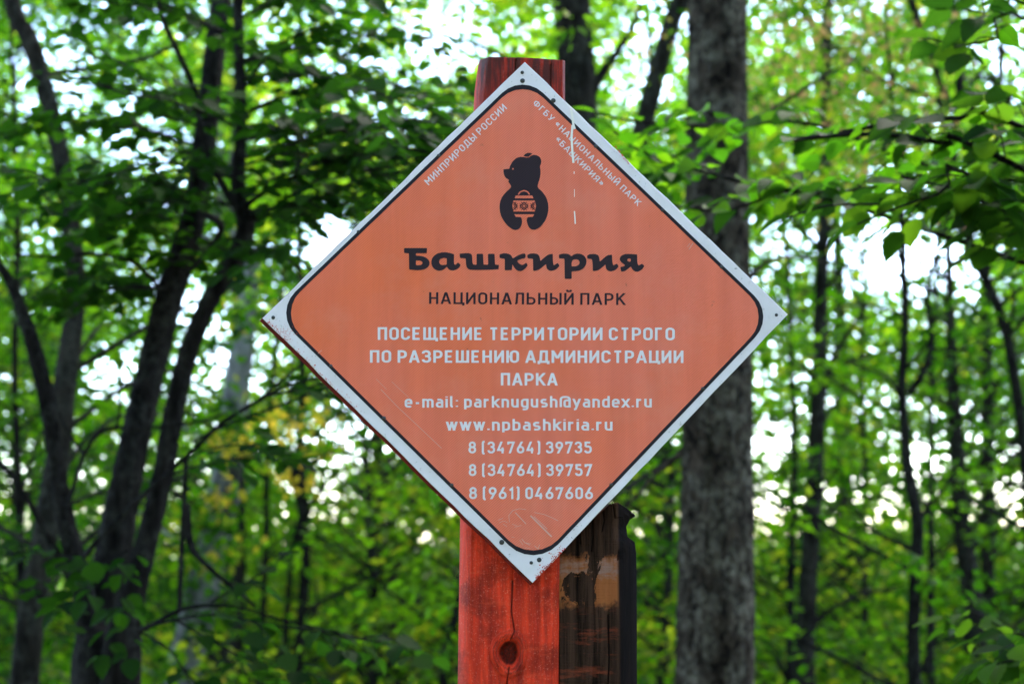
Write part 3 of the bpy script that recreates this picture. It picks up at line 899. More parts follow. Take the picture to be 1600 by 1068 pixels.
# the red paint on timber
def red_paint(name, top):
    m, t, p = pm(name, .42, .16)
    v = mapped(t, (1, 1, .07)); v1 = mapped(t, (1, 1, 1)); vh = mapped(t, (.15, 1, 1))
    gr = noise_tex(t, v, 70, 8, .65, .5)
    bl = noise_tex(t, v1, 16, 6, .6)
    fl = noise_tex(t, v1, 420, 5, .85)
    hz = noise_tex(t, vh, 90, 5, .7)
    c = mix(t, ramp(t, gr, [(.32, (0, 0, 0)), (.62, (1, 1, 1))]), (.34, .012, .005), (.92, .050, .014))
    c = mix(t, ramp(t, bl, [(.48, (0, 0, 0)), (.62, (1, 1, 1))]), c, mix(t, 1.0, c, (.5, .5, .5), 'MULTIPLY'))
    c = mix(t, ramp(t, fl, [(.57, (0, 0, 0)), (.66, (1, 1, 1))]), c, (.85, .20, .13))
    c = mix(t, ramp(t, hz, [(.57, (0, 0, 0)), (.75, (.6, .6, .6))]), c, (.80, .08, .028))
    at = N(t, 'ShaderNodeAttribute', attribute_name='worn').outputs['Fac']
    c = mix(t, at, c, (.045, .012, .008))
    sep = N(t, 'ShaderNodeSeparateXYZ')
    t.links.new(mapped(t, (1, 1, 1)), sep.inputs[0])
    mr = N(t, 'ShaderNodeMapRange', ins={1: top - .16, 2: top - .03, 3: 0.0, 4: .95})
    t.links.new(sep.outputs[2], mr.inputs[0])
    grm = N(t, 'ShaderNodeMath', operation='MULTIPLY')
    t.links.new(mr.outputs[0], grm.inputs[0])
    t.links.new(ramp(t, noise_tex(t, v, 50, 6, .7), [(.38, (0, 0, 0)), (.55, (1, 1, 1))]), grm.inputs[1])
    c = mix(t, grm.outputs[0], c, (.07, .014, .010))
    t.links.new(c, p.inputs['Base Color'])
    b = N(t, 'ShaderNodeBump', ins={'Strength': .9, 'Distance': .002})
    ad = N(t, 'ShaderNodeMath', operation='ADD')
    t.links.new(gr, ad.inputs[0]); t.links.new(fl, ad.inputs[1])
    t.links.new(ad.outputs[0], b.inputs['Height'])
    t.links.new(b.outputs[0], p.inputs['Normal'])
    return m

# ---- geometry of flat print
def poly_tri(loops, lift, V, T):
    """loops: outer + holes in photograph units on the sign's plane"""
    pts = [[Vector((x, -y, 0)) for x, y in lp] for lp in loops]
    tr = tessellate_polygon(pts)
    base = len(V)
    flat = [q for lp in loops for q in lp]
    for x, y in flat:
        V.append(S(x, y, lift))
    for a, b, c in tr:
        pa, pb, pc = (Vector((*flat[i], 0)) for i in (a, b, c))
        area = (pb - pa).cross(pc - pa).z
        T.append((base + a, base + b, base + c) if area < 0 else (base + a, base + c, base + b))

def flat_mesh(name, V, T, mat, root, kind=None):
    me = mesh_np(name, [tuple(v) for v in V], tris=T, mat=mat, smooth=False)
    return part(name, me, root, kind)

def rounded(pts, closed=False):
    """pts: (x, y[, r]) -> polyline with filleted corners"""
    out = []
    n = len(pts)
    for i, q in enumerate(pts):
        r = q[2] if len(q) > 2 else 0
        if r and (closed or 0 < i < n - 1):
            a, c = pts[i - 1], pts[(i + 1) % n]
            b = np.array(q[:2], float)
            u = np.array(a[:2]) - b; v_ = np.array(c[:2]) - b
            lu, lv = np.linalg.norm(u), np.linalg.norm(v_)
            u, v_ = u / lu, v_ / lv
            cosang = np.clip(u @ v_, -1, 1)
            half = math.acos(cosang) / 2
            k = min(r / math.tan(half), lu * .5 if (len(a) > 2 and a[2]) else lu, lv * .5 if (len(c) > 2 and c[2]) else lv)
            rr = k * math.tan(half)
            cen = b + (u + v_) / np.linalg.norm(u + v_) * rr / math.sin(half)
            p0, p1 = b + u * k, b + v_ * k
            a0 = math.atan2(*(p0 - cen)[::-1]); a1 = math.atan2(*(p1 - cen)[::-1])
            da = (a1 - a0 + math.pi) % (2 * math.pi) - math.pi
            for s in np.linspace(0, 1, 7):
                out.append((cen[0] + rr * math.cos(a0 + da * s), cen[1] + rr * math.sin(a0 + da * s)))
        else:
            out.append((float(q[0]), float(q[1])))
    res = [out[0]]
    for q in out[1:]:
        if math.hypot(q[0] - res[-1][0], q[1] - res[-1][1]) > 1e-4:
            res.append(q)
    if closed and math.hypot(res[0][0] - res[-1][0], res[0][1] - res[-1][1]) < 1e-4:
        res.pop()
    return res

LEVELS = (0.0, 1.0, .72)
def ribbon(pts, t, closed=False, cut=True):
    """left/right offset points of a stroked polyline (mitred)"""
    A = [np.array(q, float) for q in pts]
    n = len(A)
    if not closed and cut:
        for e, o in ((0, 1), (n - 1, n - 2)):
            d_ = A[e] - A[o]
            L = np.linalg.norm(d_)
            if any(abs(A[e][1] - l) < 1e-6 for l in LEVELS) and abs(d_[1]) / L > .45:
                up = 1 if d_[1] > 0 else -1
                # grow to the outer edge of the letter, keep the slope
                A[e] = A[e] + d_ / abs(d_[1]) * (t / 2)
    Lf, Rt = [], []
    for i in range(n):
        if closed:
            a, b, c = A[i - 1], A[i], A[(i + 1) % n]
            d0, d1 = b - a, c - b
        else:
            d0 = A[i] - A[i - 1] if i else A[1] - A[0]
            d1 = A[i + 1] - A[i] if i < n - 1 else d0
        d0 = d0 / np.linalg.norm(d0); d1 = d1 / np.linalg.norm(d1)
        n0 = np.array((-d0[1], d0[0])); n1 = np.array((-d1[1], d1[0]))
        m = n0 + n1
        m = m / max(m @ n0, .35) if np.linalg.norm(m) > 1e-6 else n0
        if not closed and cut and i in (0, n - 1) and abs(d0[1]) > .45 and any(abs(abs(A[i][1] - l) - t / 2) < 2e-3 for l in LEVELS):
            m = np.array((-1.0 if d0[1] > 0 else 1.0, 0)) / abs(d0[1])
        Lf.append(A[i] + m * t / 2); Rt.append(A[i] - m * t / 2)
    return Lf, Rt

r_ = .24
BOWL = lambda y1, w=.48: [(0, 0), (w, 0, r_), (w, y1, r_), (0, y1)]
O_ = lambda w=.5: ('c', [(0, 0, r_), (w, 0, r_), (w, 1, r_), (0, 1, r_)])
ARCH = [(0, .72), (.43, .72, .2), (.43, 0)]
RB = [(0, 0), (.45, 0, .2), (.45, .72, .2), (0, .72)]
LB = [(.45, .72), (0, .72, .2), (0, 0, .2), (.45, 0)]
GL = {
 'П': (.5, [[(0, 0), (0, 1), (.5, 1), (.5, 0)]]), 'О': (.5, [O_()]), '0': (.48, [O_(.48)]),
 'С': (.48, [[(.48, .74), (.48, 1, r_), (0, 1, r_), (0, 0, r_), (.48, 0, r_), (.48, .26)]]),
 'Е': (.44, [[(.44, 1), (0, 1), (0, 0), (.44, 0)], [(0, .5), (.38, .5)]]),
 'Щ': (.86, [[(0, 1), (0, 0), (.76, 0), (.76, 1)], [(.38, 0), (.38, 1)], [(.76, 0), (.9, 0), (.9, -.22)]]),
 'Ш': (.78, [[(0, 1), (0, 0), (.78, 0), (.78, 1)], [(.39, 0), (.39, 1)]]),
 'Ц': (.56, [[(0, 1), (0, 0), (.5, 0), (.5, 1)], [(.5, 0), (.63, 0), (.63, -.22)]]),
 'Н': (.5, [[(0, 0), (0, 1)], [(.5, 0), (.5, 1)], [(0, .5), (.5, .5)]]),
 'И': (.52, [[(0, 0), (0, 1)], [(.52, 0), (.52, 1)], [(0, .02), (.52, .98)]]),
 'Й': (.52, [[(0, 0), (0, 1)], [(.52, 0), (.52, 1)], [(0, .02), (.52, .98)], [(.1, 1.38), (.16, 1.24, .08), (.36, 1.24, .08), (.42, 1.38)]]),
 'Т': (.5, [[(0, 1), (.5, 1)], [(.25, 0), (.25, 1)]]),
 'Р': (.48, [[(0, 0), (0, 1)], [(0, 1), (.48, 1, r_), (.48, .42, r_), (0, .42)]]),
 'Г': (.42, [[(0, 0), (0, 1), (.42, 1)]]),
 'А': (.56, [[(0, 0), (.25, 1)], [(.56, 0), (.31, 1)], [(.08, .26), (.48, .26)]]),
 'З': (.48, [[(0, .78), (0, 1, .2), (.46, 1, .22), (.46, .53, .2), (.14, .53)], [(.14, .53), (.49, .53, .24), (.49, 0, .24), (0, 0, .2), (0, .22)]]),
 'Ю': (.74, [[(0, 0), (0, 1)], [(0, .5), (.26, .5)], ('c', [(.26, 0, r_), (.74, 0, r_), (.74, 1, r_), (.26, 1, r_)])]),
 'Д': (.62, [[(-.04, -.22), (-.04, 0), (.64, 0), (.64, -.22)], [(.08, 0), (.13, 1), (.52, 1), (.52, 0)]]),
 'М': (.66, [[(0, 0), (0, 1)], [(.66, 0), (.66, 1)], [(.02, 1), (.33, .34)], [(.64, 1), (.33, .34)]]),
 'К': (.5, [[(0, 0), (0, 1)], [(.02, .4), (.46, 1)], [(.17, .56), (.5, 0)]]),
 'Л': (.54, [[(-.03, 0), (.08, .02, .1), (.13, 1), (.54, 1), (.54, 0)]]),
 'Ь': (.48, [[(0, 1), (0, 0)], BOWL(.56)]), 'Ы': (.68, [[(0, 1), (0, 0)], BOWL(.56, .44), [(.68, 0), (.68, 1)]]),
 'Б': (.48, [[(.42, 1), (0, 1), (0, 0)], BOWL(.56)]),
 'У': (.52, [[(0, 1), (.27, .3)], [(.52, 1), (.2, 0, .1), (.02, 0)]]),
 'Ф': (.7, [[(.35, 0), (.35, 1)], ('c', [(0, .16, .25), (.7, .16, .25), (.7, .88, .25), (0, .88, .25)])]),
 'Я': (.48, [[(.48, 0), (.48, 1)], [(.48, 1), (0, 1, r_), (0, .44, r_), (.48, .44)], [(.26, .44), (.0, 0)]]),
 '«': (.46, [[(.2, .8), (.02, .5), (.2, .2)], [(.44, .8), (.26, .5), (.44, .2)]]),
 '»': (.46, [[(.02, .8), (.2, .5), (.02, .2)], [(.26, .8), (.44, .5), (.26, .2)]]),
 ' ': (-.06, []),
 'e': (.45, [[(.02, .36), (.45, .36), (.45, .72, .2), (0, .72, .2), (0, 0, .2), (.36, 0, .08), (.42, .08)]]),
 '-': (.26, [[(0, .37), (.28, .37)]]), 'm': (.76, [[(0, 0), (0, .72)], [(0, .72), (.38, .72, .17), (.38, 0)], [(.38, .72), (.76, .72, .17), (.76, 0)]]),
 'a': (.43, [[(.04, .72), (.43, .72, .19), (.43, 0)], [(.43, .42), (0, .42, .18), (0, 0, .18), (.43, 0)]]),
 'i': (.0, [[(0, 0), (0, .72)], [(0, .96), (0, 1.06)]]), 'l': (.1, [[(0, 1), (0, 0, .12), (.14, 0)]]),
 ':': (.0, [[(0, -.02), (0, .1)], [(0, .56), (0, .68)]]), '.': (.0, [[(0, -.04), (0, .1)]]),
 'p': (.45, [[(0, -.28), (0, .72)], RB]), 'r': (.3, [[(0, 0), (0, .72)], [(0, .5), (.04, .7, .16), (.32, .70)]]),
 'k': (.44, [[(0, 0), (0, 1)], [(.02, .28), (.4, .72)], [(.14, .42), (.44, 0)]]),
 'n': (.43, [[(0, 0), (0, .72)], ARCH]), 'u': (.43, [[(0, .72), (0, 0, .2), (.43, 0)], [(.43, .72), (.43, 0)]]),
 'g': (.45, [[(.45, .72), (.45, -.28, .18), (.05, -.28)], LB]),
 's': (.42, [[(.4, .70), (0, .72, .17), (0, .37, .17), (.42, .35, .17), (.42, 0, .17), (0, .02)]]),
 'h': (.43, [[(0, 0), (0, 1)], ARCH]), 'y': (.46, [[(0, .72), (.24, .02)], [(.46, .72), (.14, -.28, .1), (0, -.28)]]),
 '@': (.72, [[(0, -.05), (0, 1, .26), (.74, 1, .26), (.74, 0), (.6, 0)], [(.74, .66), (.32, .66, .18), (.32, 0, .18), (.6, 0, .1)]]),
 'd': (.45, [[(.45, 0), (.45, 1)], LB]), 'b': (.45, [[(0, 0), (0, 1)], RB]),
 'x': (.44, [[(0, 0), (.44, .72)], [(0, .72), (.44, 0)]]),
 'w': (.72, [[(0, .72), (.18, 0)], [(.18, 0), (.36, .72)], [(.36, .72), (.54, 0)], [(.54, 0), (.72, .72)]]),
 '(': (.14, [[(.16, 1.1), (0, 1.06, .12), (0, -.1, .12), (.16, -.14)]]), ')': (.14, [[(-.02, 1.1), (.14, 1.06, .12), (.14, -.1, .12), (-.02, -.14)]]),
 '8': (.5, [('c', [(.03, .53, .22), (.47, .53, .22), (.47, 1, .22), (.03, 1, .22)]), ('c', [(0, 0, .24), (.5, 0, .24), (.5, .53, .24), (0, .53, .24)])]),
 '3': (.48, [[(0, .78), (0, 1, .2), (.46, 1, .22), (.46, .55, .2), (.18, .55)], [(.18, .55), (.49, .55, .24), (.49, 0, .24), (0, 0, .2), (0, .22)]]),
 '4': (.54, [[(.28, 1), (.0, .24), (.54, .24)], [(.40, .5), (.40, 0)]]), '7': (.48, [[(0, .8), (0, 1), (.48, 1), (.16, 0)]]),
 '6': (.5, [('c', [(0, 0, .24), (.5, 0, .24), (.5, .56, .24), (0, .56, .24)]), [(.03, .38), (.33, 1)]]),
 '9': (.5, [('c', [(0, .44, .24), (.5, .44, .24), (.5, 1, .24), (0, 1, .24)]), [(.47, .62), (.17, 0)]]),
 '5': (.48, [[(.45, 1), (.03, 1), (.03, .58)], [(.03, .6), (.49, .6, .24), (.49, 0, .24), (0, 0, .2), (0, .2)]]),
 '1': (.24, [[(0, .76), (.22, 1), (.22, 0)]]),
}

sign_root = thing('park_sign', 'orange diamond-shaped park notice with white edge, nailed to the red post', 'sign', (S(820, 505).x, YS, 1.87))

def text_line(txt, x0, y0, x1, y1, cap, weight, mat, gap=.165):
    """baseline from (x0, y0) to (x1, y1) in photograph units, capital height cap"""
    Wt = [GL[ch][0] for ch in txt]
    t = weight * 1.16
    adv = [w_ + t + gap for w_ in Wt]
    total = sum(adv) - gap
    ux, uy = x1 - x0, y1 - y0
    L = math.hypot(ux, uy)
    sx = L / total
    ux, uy = ux / L, uy / L
    V, F = [], []
    cx = 0
    k = 0
    for ch, a in zip(txt, adv):
        for st in GL[ch][1]:
            closed = isinstance(st, tuple)
            pts = rounded(st[1] if closed else st, closed)
            Lf, Rt = ribbon(pts, t, closed)
            lift = .00055 + .00002 * (k % 6)
            k += 1
            b = len(V)
            for q in zip(Lf, Rt):
                for e in q:
                    gx = (cx + t / 2 + e[0]) * sx
                    gy = (t / 2 + e[1] * (1 - t)) * cap
                    V.append(S(x0 + ux * gx + uy * gy, y0 + uy * gx - ux * gy, lift))
            m_ = len(Lf)
            for i in range(m_ if closed else m_ - 1):
                j = (i + 1) % m_
                F.append((b + 2 * i, b + 2 * i + 1, b + 2 * j + 1, b + 2 * j))
        cx += a
    me = mesh_np('lettering', [tuple(v_) for v_ in V], quads=F, mat=mat, smooth=False)
    return part('lettering', me, sign_root)

# plate and backing board
def slab(name, corners, y0, y1, mat, sub=24, wob=0.0):
    """corners at distance y0 (front); thickness to y1; bulged edges optional"""
    n = len(corners)
    per = []
    for i in range(n):
        a, b = corners[i], corners[(i + 1) % n]
        for s in range(sub):
            f = s / sub
            x = a[0] * (1 - f) + b[0] * f; y = a[1] * (1 - f) + b[1] * f
            if 0 < s and wob:
                nv = noise.noise(Vector((x * .03, y * .03, i * 3.7))) * wob
                dx, dy = b[0] - a[0], b[1] - a[1]
                L = math.hypot(dx, dy)
                x += dy / L * nv; y -= dx / L * nv
            per.append((x, y))
    k = len(per)
    e = .0006
    cen = (sum(q[0] for q in per) / k, sum(q[1] for q in per) / k)
    V = [P(cen[0] + (x - cen[0]) * .998, cen[1] + (y - cen[1]) * .998, y0) for x, y in per]
    mid = [P(x, y, y0) for x, y in per]
    for q in mid:
        q.y += e
    V += mid
    back = []
    for q in mid:
        z = q.copy(); z.y = y1; back.append(z)
    V += back
    V.append(P(*cen, y0)); cb = P(*cen, y0); cb.y = y1; V.append(cb)
    Q, T = [], []
    for r0 in (0, k):
        for i in range(k):
            j = (i + 1) % k
            Q.append((r0 + i, r0 + k + i, r0 + k + j, r0 + j))
    for i in range(k):
        j = (i + 1) % k
        T.append((3 * k, i, j)); T.append((3 * k + 1, 2 * k + j, 2 * k + i))
    me = mesh_np(name, [tuple(v_) for v_ in V], Q, T, mat, smooth=False)
    return part(name, me, sign_root)

PL = [(820, 97), (1231, 491), (832, 910), (410, 497)]
slab('plate', PL, YS, YS + .0025, m_white, wob=1.3)
m_board, t, p = pm('painted_board', .6, .1)
t.links.new(mix(t, noise_tex(t, mapped(t, (1, 1, 1)), 60, 5), (.012, .004, .003), (.22, .014, .008)), p.inputs['Base Color'])
slab('backing_board', [(819.3, 97), (1229, 492), (828.5, 914), (405.5, 501)], YS + .0028, YS + .0235, m_board, wob=1.2)

# printed field
def field(shrink):
    c = [(816.5, 118.3), (1208, 493.5), (834, 886), (431, 488.5)]
    cen = (823, 497)
    return rounded([(cen[0] + (x - cen[0]) * shrink, cen[1] + (y - cen[1]) * shrink, r) for (x, y), r in zip(c, (46, 46, 54, 46))], True)
outer, mid_, inner = field(1.0085), field(1.0), field(.9915)
V, T = [], []
poly_tri([field(1.0)], .0002, V, T)
flat_mesh('orange_field', V, T, m_film, sign_root)
V, F = [], []
for a, b in zip(field(1.0095), field(.9905)):
    V += [S(*a, .00035), S(*b, .00035)]
n = len(outer)
F = [(2 * i, 2 * ((i + 1) % n), 2 * ((i + 1) % n) + 1, 2 * i + 1) for i in range(n)]
part('border_line', mesh_np('border_line', [tuple(v_) for v_ in V], quads=F, mat=m_line, smooth=False), sign_root)

text_line('НАЦИОНАЛЬНЫЙ ПАРК', 670.5, 475.0, 977, 476.6, 18.8, .14, m_black, .185)
text_line('ПОСЕЩЕНИЕ ТЕРРИТОРИИ СТРОГО', 590.2, 531.2, 1054.4, 531.9, 20.6, .17, m_pale)
text_line('ПО РАЗРЕШЕНИЮ АДМИНИСТРАЦИИ', 578.0, 566.7, 1067.8, 567.3, 20.2, .17, m_pale)
text_line('ПАРКА', 782.5, 602.2, 871, 602.4, 20.2, .17, m_pale)
text_line('e-mail: parknugush@yandex.ru', 632.4, 636.8, 1018.3, 636.6, 18.6, .17, m_pale, .185)
text_line('www.npbashkiria.ru', 697, 672.6, 957, 672.6, 18.8, .17, m_pale, .185)
text_line('8 (34764) 39735', 732, 708.2, 924.4, 708.2, 19.2, .17, m_pale, .185)
text_line('8 (34764) 39757', 732.4, 743.5, 925, 743.5, 19.4, .17, m_pale, .185)
text_line('8 (961) 0467606', 733, 779.4, 926.5, 779.6, 19.4, .17, m_pale, .185)
text_line('МИНПРИРОДЫ РОССИИ', 670, 290, 792.7, 170, 11, .13, m_pale, .22)
text_line('ФГБУ «НАЦИОНАЛЬНЫЙ ПАРК', 832, 162.8, 996, 322.4, 9.6, .13, m_pale, .24)
text_line('«БАШКИРИЯ»', 866.5, 219, 938.5, 292.0, 9.6, .13, m_pale, .22)

# the park's name in heavy script
A1 = lambda L: [(620 + x / 8, 370 + y / 8) for x, y in L]
A2 = lambda L: [(810 + x / 8, 370 + y / 8) for x, y in L]
def smooth_loop(L):
    out = []
    n = len(L)
    for i in range(n):
        a, b, c = np.array(L[i - 1]), np.array(L[i]), np.array(L[(i + 1) % n])
        u, v_ = a - b, c - b
        ang = math.degrees(math.acos(np.clip(u @ v_ / np.linalg.norm(u) / np.linalg.norm(v_), -1, 1)))
        if ang > 118:
            out += [tuple(b + u * .25), tuple(b + v_ * .25)]
        else:
            k1 = min(.3, .9 / np.linalg.norm(u)); k2 = min(.3, .9 / np.linalg.norm(v_))
            out += [tuple(b + u * k1), tuple(b + v_ * k2)]
    return out
glyphs = [
 [A1([(90,140),(380,140),(375,205),(240,205),(238,235),(300,238),(360,255),(400,290),(412,325),(400,370),(360,402),(300,415),(240,418),(155,408),(152,205),(92,203)]),
  A1([(240,295),(290,297),(318,310),(322,328),(310,348),(280,355),(240,355)])],
 [A1([(430,315),(440,270),(475,225),(530,200),(590,192),(640,197),(700,212),(716,218),(714,300),(718,345),(735,350),(765,320),(800,350),(780,385),(735,415),(690,422),(650,410),(625,372),(600,400),(560,420),(520,425),(470,405),(440,365)]),
  A1([(525,315),(540,280),(580,264),(626,268),(624,345),(590,352),(550,352)])],
 [A1([(785,210),(890,202),(930,212),(942,235),(945,320),(955,348),(998,348),(998,212),(1078,212),(1085,348),(1142,348),(1140,212),(1222,212),(1228,348),(1278,350),(1272,405),(1160,412),(930,415),(890,400),(868,370),(862,270),(790,265)])],
 [A1([(1283,220),(1330,205),(1390,208),(1430,230),(1448,270),(1510,235),(1560,212),(1600,207),(1615,235),(1602,268),(1560,275),(1520,290),(1505,305),(1520,325),(1550,348),(1580,350),(1620,322),(1638,358),(1605,400),(1560,430),(1510,425),(1475,395),(1445,345),(1438,415),(1350,418),(1350,275),(1285,265)])],
 [A2([(110,225),(150,208),(220,208),(255,225),(268,260),(275,302),(320,260),(370,222),(430,212),(430,300),(440,358),(490,325),(515,360),(480,400),(430,425),(390,425),(355,400),(345,340),(300,380),(240,420),(185,425),(182,275),(115,268)])],
 [A2([(505,225),(545,210),(610,210),(645,225),(660,245),(700,215),(750,208),(800,220),(840,255),(852,300),(845,350),(815,395),(760,425),(665,432),(667,525),(580,525),(575,272),(508,270)]),
  A2([(665,310),(690,283),(730,280),(758,295),(768,325),(755,350),(720,368),(665,370)])],
 [A2([(858,232),(900,215),(960,213),(1000,230),(1012,265),(1018,310),(1060,270),(1110,230),(1170,222),(1172,300),(1185,360),(1230,333),(1254,368),(1220,410),(1170,432),(1125,428),(1095,400),(1088,345),(1045,385),(985,425),(930,428),(928,330),(920,280),(860,272)])],
 [A2([(1265,270),(1280,240),(1320,218),(1370,212),(1485,220),(1485,320),(1500,358),(1545,335),(1575,365),(1545,410),(1500,435),(1460,435),(1425,410),(1405,370),(1370,400),(1330,430),(1285,435),(1272,375),(1310,372),(1335,355),(1300,330),(1270,300)]),
  A2([(1358,290),(1368,272),(1405,272),(1402,312),(1370,308)])],
]
V, T = [], []
for i, gl in enumerate(glyphs):
    poly_tri([smooth_loop(lp) for lp in gl], .00055 + .00002 * (i % 2), V, T)
flat_mesh('lettering', V, T, m_black, sign_root)

# the bear with a patterned basket
B = lambda L: [(770 + x / 7.63, 230 + y / 7.63) for x, y in L]
bear = B([(125,265),(160,262),(195,260),(210,215),(240,165),(290,125),(345,115),(425,130),(460,98),(510,92),(560,115),(580,160),(575,200),(560,230),(572,290),(560,380),(537,440),(532,482),(590,530),(640,600),(665,690),(660,780),(630,870),(580,940),(520,982),(470,985),(430,960),(405,890),(405,850),(430,832),(430,815),(325,815),(325,832),(345,845),(350,900),(335,950),(300,985),(250,988),(190,950),(130,880),(90,800),(78,700),(95,620),(140,550),(220,480),(215,455),(180,405),(196,400),(190,388),(150,365),(130,320)])
V, T = [], []
poly_tri([smooth_loop(bear)], .00055, V, T)
poly_tri([smooth_loop(B([(362,106),(390,78),(430,66),(476,80),(448,94),(424,120)]))], .00055, V, T)
flat_mesh('bear_emblem', V, T, m_black, sign_root)
V, T = [], []
for lp in ([(272,578),(470,578),(485,610),(262,610)], [(245,637),(498,637),(515,700),(500,768),(247,768),(232,700)], [(255,800),(495,800),(475,832),(405,834),(405,850),(350,850),(350,834),(275,832)]):
    poly_tri([B(lp)], .0007, V, T)
poly_tri([B([(240 + 11 * math.cos(a), 260 + 11 * math.sin(a)) for a in np.linspace(0, 6.283, 10, endpoint=False)])], .0007, V, T)
def stroke(pts, wpx, lift, V, T):
    Lf, Rt = ribbon([(x, -y) for x, y in pts], wpx, False, False)
    b = len(V)
    for q in zip(Lf, Rt):
        for e in q:
            V.append(S(e[0], -e[1], lift))
    for i in range(len(Lf) - 1):
        T.append((b + 2 * i, b + 2 * i + 1, b + 2 * i + 3)); T.append((b + 2 * i, b + 2 * i + 3, b + 2 * i + 2))
stroke(B([(303,566),(325,537),(350,524),(372,519),(396,524),(418,537),(438,566)]), 1.9, .0007, V, T)
flat_mesh('basket', V, T, m_film, sign_root, 'stuff')
V, T = [], []
k = 0
def dia(cx, cy, r, wv_, half=0):
    global k
    pts = [(cx, cy - r), (cx + r, cy), (cx, cy + r), (cx - r, cy), (cx, cy - r)]
    if half == 1: pts = pts[:3]
    if half == -1: pts = pts[2:]
    stroke(B(pts), wv_, .00085 + k * .00002, V, T); k += 1
for cx, h in ((372, 0), (245, 1), (500, -1)):
    dia(cx, 703, 46, 1.5, h); dia(cx, 703, 24, 1.2, h)
    for sx in (-1, 1):
        for sy in (-1, 1):
            if h and sx != h: continue
            for q in (12, 30):
                x, y = cx + sx * (46 - q), 703 + sy * q
                stroke(B([(x, y), (x + sx * 17, y + sy * 17)]), 1.0, .00085 + (k % 9) * .00002, V, T); k += 1
flat_mesh('basket_pattern', V, T, m_black, sign_root)

# nails, empty holes, wear
def disc(cx, cy, r, lift, mat, name, dome=.0):
    V = [S(cx, cy, lift + dome)]
    n = 14
    for ring, (rr, ll) in enumerate(((.6, lift + dome * .75), (1.0, lift))):
        for i in range(n):
            a = 2 * math.pi * i / n
            V.append(S(cx + r * rr * math.cos(a), cy + r * rr * math.sin(a), ll))
    T = [(0, 1 + (i + 1) % n, 1 + i) for i in range(n)]
    Q = [(1 + i, 1 + (i + 1) % n, 1 + n + (i + 1) % n, 1 + n + i) for i in range(n)]
    me = mesh_np(name, [tuple(v_) for v_ in V], Q, T, mat, smooth=True)
    part(name, me, sign_root)
for cx, cy, r in ((816, 113.5, 2.8), (816.5, 126.5, 3.8), (864.5, 157.5, 3.8), (931, 228.5, 3.2), (1035, 328.5, 2.8), (1127.5, 417, 2.8), (1213, 492, 2.6), (1228, 498.5, 1.8),
                  (427, 496, 3.0), (517, 572, 3.0), (600, 653, 3.2), (706, 757.5, 3.0), (784, 846.5, 4.0), (830, 878.5, 2.8), (842.5, 874, 3.8),
                  (1098, 607, 3.0), (955, 757, 3.0), (685.5, 243.5, 3.0), (560, 362, 2.6)):
    disc(cx, cy, r, .00058, m_nail, 'nail', .0011)
V, T = [], []
stroke([(892, 170), (894, 180), (896, 196), (898, 202)], 3.6, .0011, V, T)
stroke([(894.5, 196), (893, 212), (893.5, 225), (894.5, 240), (896, 255)], 3.4, .00113, V, T)
stroke([(897, 268), (897, 272)], 1.3, .0011, V, T)
stroke([(897.5, 296), (897.4, 308)], .9, .0011, V, T)
stroke([(897.5, 330), (898.4, 342), (898.8, 350)], 2.0, .0011, V, T)
flat_mesh('dried_drip', V, T, m_chalk, sign_root)
V, T = [], []
for i, (pts, wd) in enumerate([([(778, 812), (786, 809)], .7), ([(780, 816), (787, 813), (793, 816)], .6), ([(796, 815), (795, 805), (801, 797), (812, 794), (822, 795.5)], .8), ([(835, 800), (850, 803), (862, 808), (872, 813)], .8),
                 ([(786, 818), (792, 822)], .6), ([(800, 818), (808, 821)], .6), ([(804, 823), (815, 820)], .6), ([(799, 838), (804, 839)], .6), ([(815, 841), (820, 847), (828, 851)], .9),
                 ([(819, 847), (830, 849)], .7), ([(835, 852), (841, 857), (843, 850)], .9), ([(820, 855), (828, 856)], .6), ([(812, 843), (817, 850)], .7),
                 ([(595, 608), (622, 636), (652, 664), (690, 700)], .8), ([(588, 592), (604, 608)], .5), ([(612, 596), (640, 622)], .5), ([(805, 800), (822, 818)], 1.4), ([(829, 805), (862, 838)], 2.4), ([(834, 806), (855, 826)], 1.0),
                 ([(497, 552), (503, 547)], .8), ([(1076, 390), (1083, 380)], 1.0), ([(1074, 386), (1078, 380)], .8)]):
    stroke(pts, wd, .0010 + .00002 * (i % 5), V, T)
flat_mesh('scratches', V, T, m_scratch, sign_root, 'stuff')
V, T = [], []
def speck(cx, cy, r, lift):
    pts = [(cx + r * rng.uniform(.5, 1.3) * math.cos(a), cy + r * rng.uniform(.5, 1.3) * math.sin(a)) for a in np.linspace(0, 6.283, 7, endpoint=False)]
    poly_tri([pts], lift, V, T)
for i in range(130):
    f = rng.random() ** 1.6
    ed = np.array((418, 503.5)) * (1 - f) + np.array((560, 642)) * f
    q = ed + rng.exponential(2.2) * np.array((.7, -.7)) + rng.normal(0, .6, 2)
    speck(*q, rng.uniform(.3, 1.0), .0004 + .00002 * (i % 12))
for i in range(60):
    q = np.array((447, 522)) + rng.normal(0, 1, 2) * (8, 6)
    if q[0] + -1 * q[1] > -92: speck(*q, rng.uniform(.25, .8), .0004 + .00002 * (i % 12))
for i in range(120):
    f = rng.random()
    ed = np.array((838, 903)) * (1 - f) + np.array((884, 856)) * f
    q = ed - rng.exponential(2.4) * np.array((.7, .7))
    speck(*q, rng.uniform(.4, 1.4), .0004 + .00002 * (i % 12))
for i in range(40):
    f = rng.random()
    ed = np.array((962, 228)) * (1 - f) + np.array((986, 259)) * f
    speck(*(ed + np.array((-.8, .4)) + rng.normal(0, .6, 2)), rng.uniform(.4, 1.1), .0004 + .00002 * (i % 12))
flat_mesh('paint_flecks', V, T, m_redchip, sign_root, 'stuff')

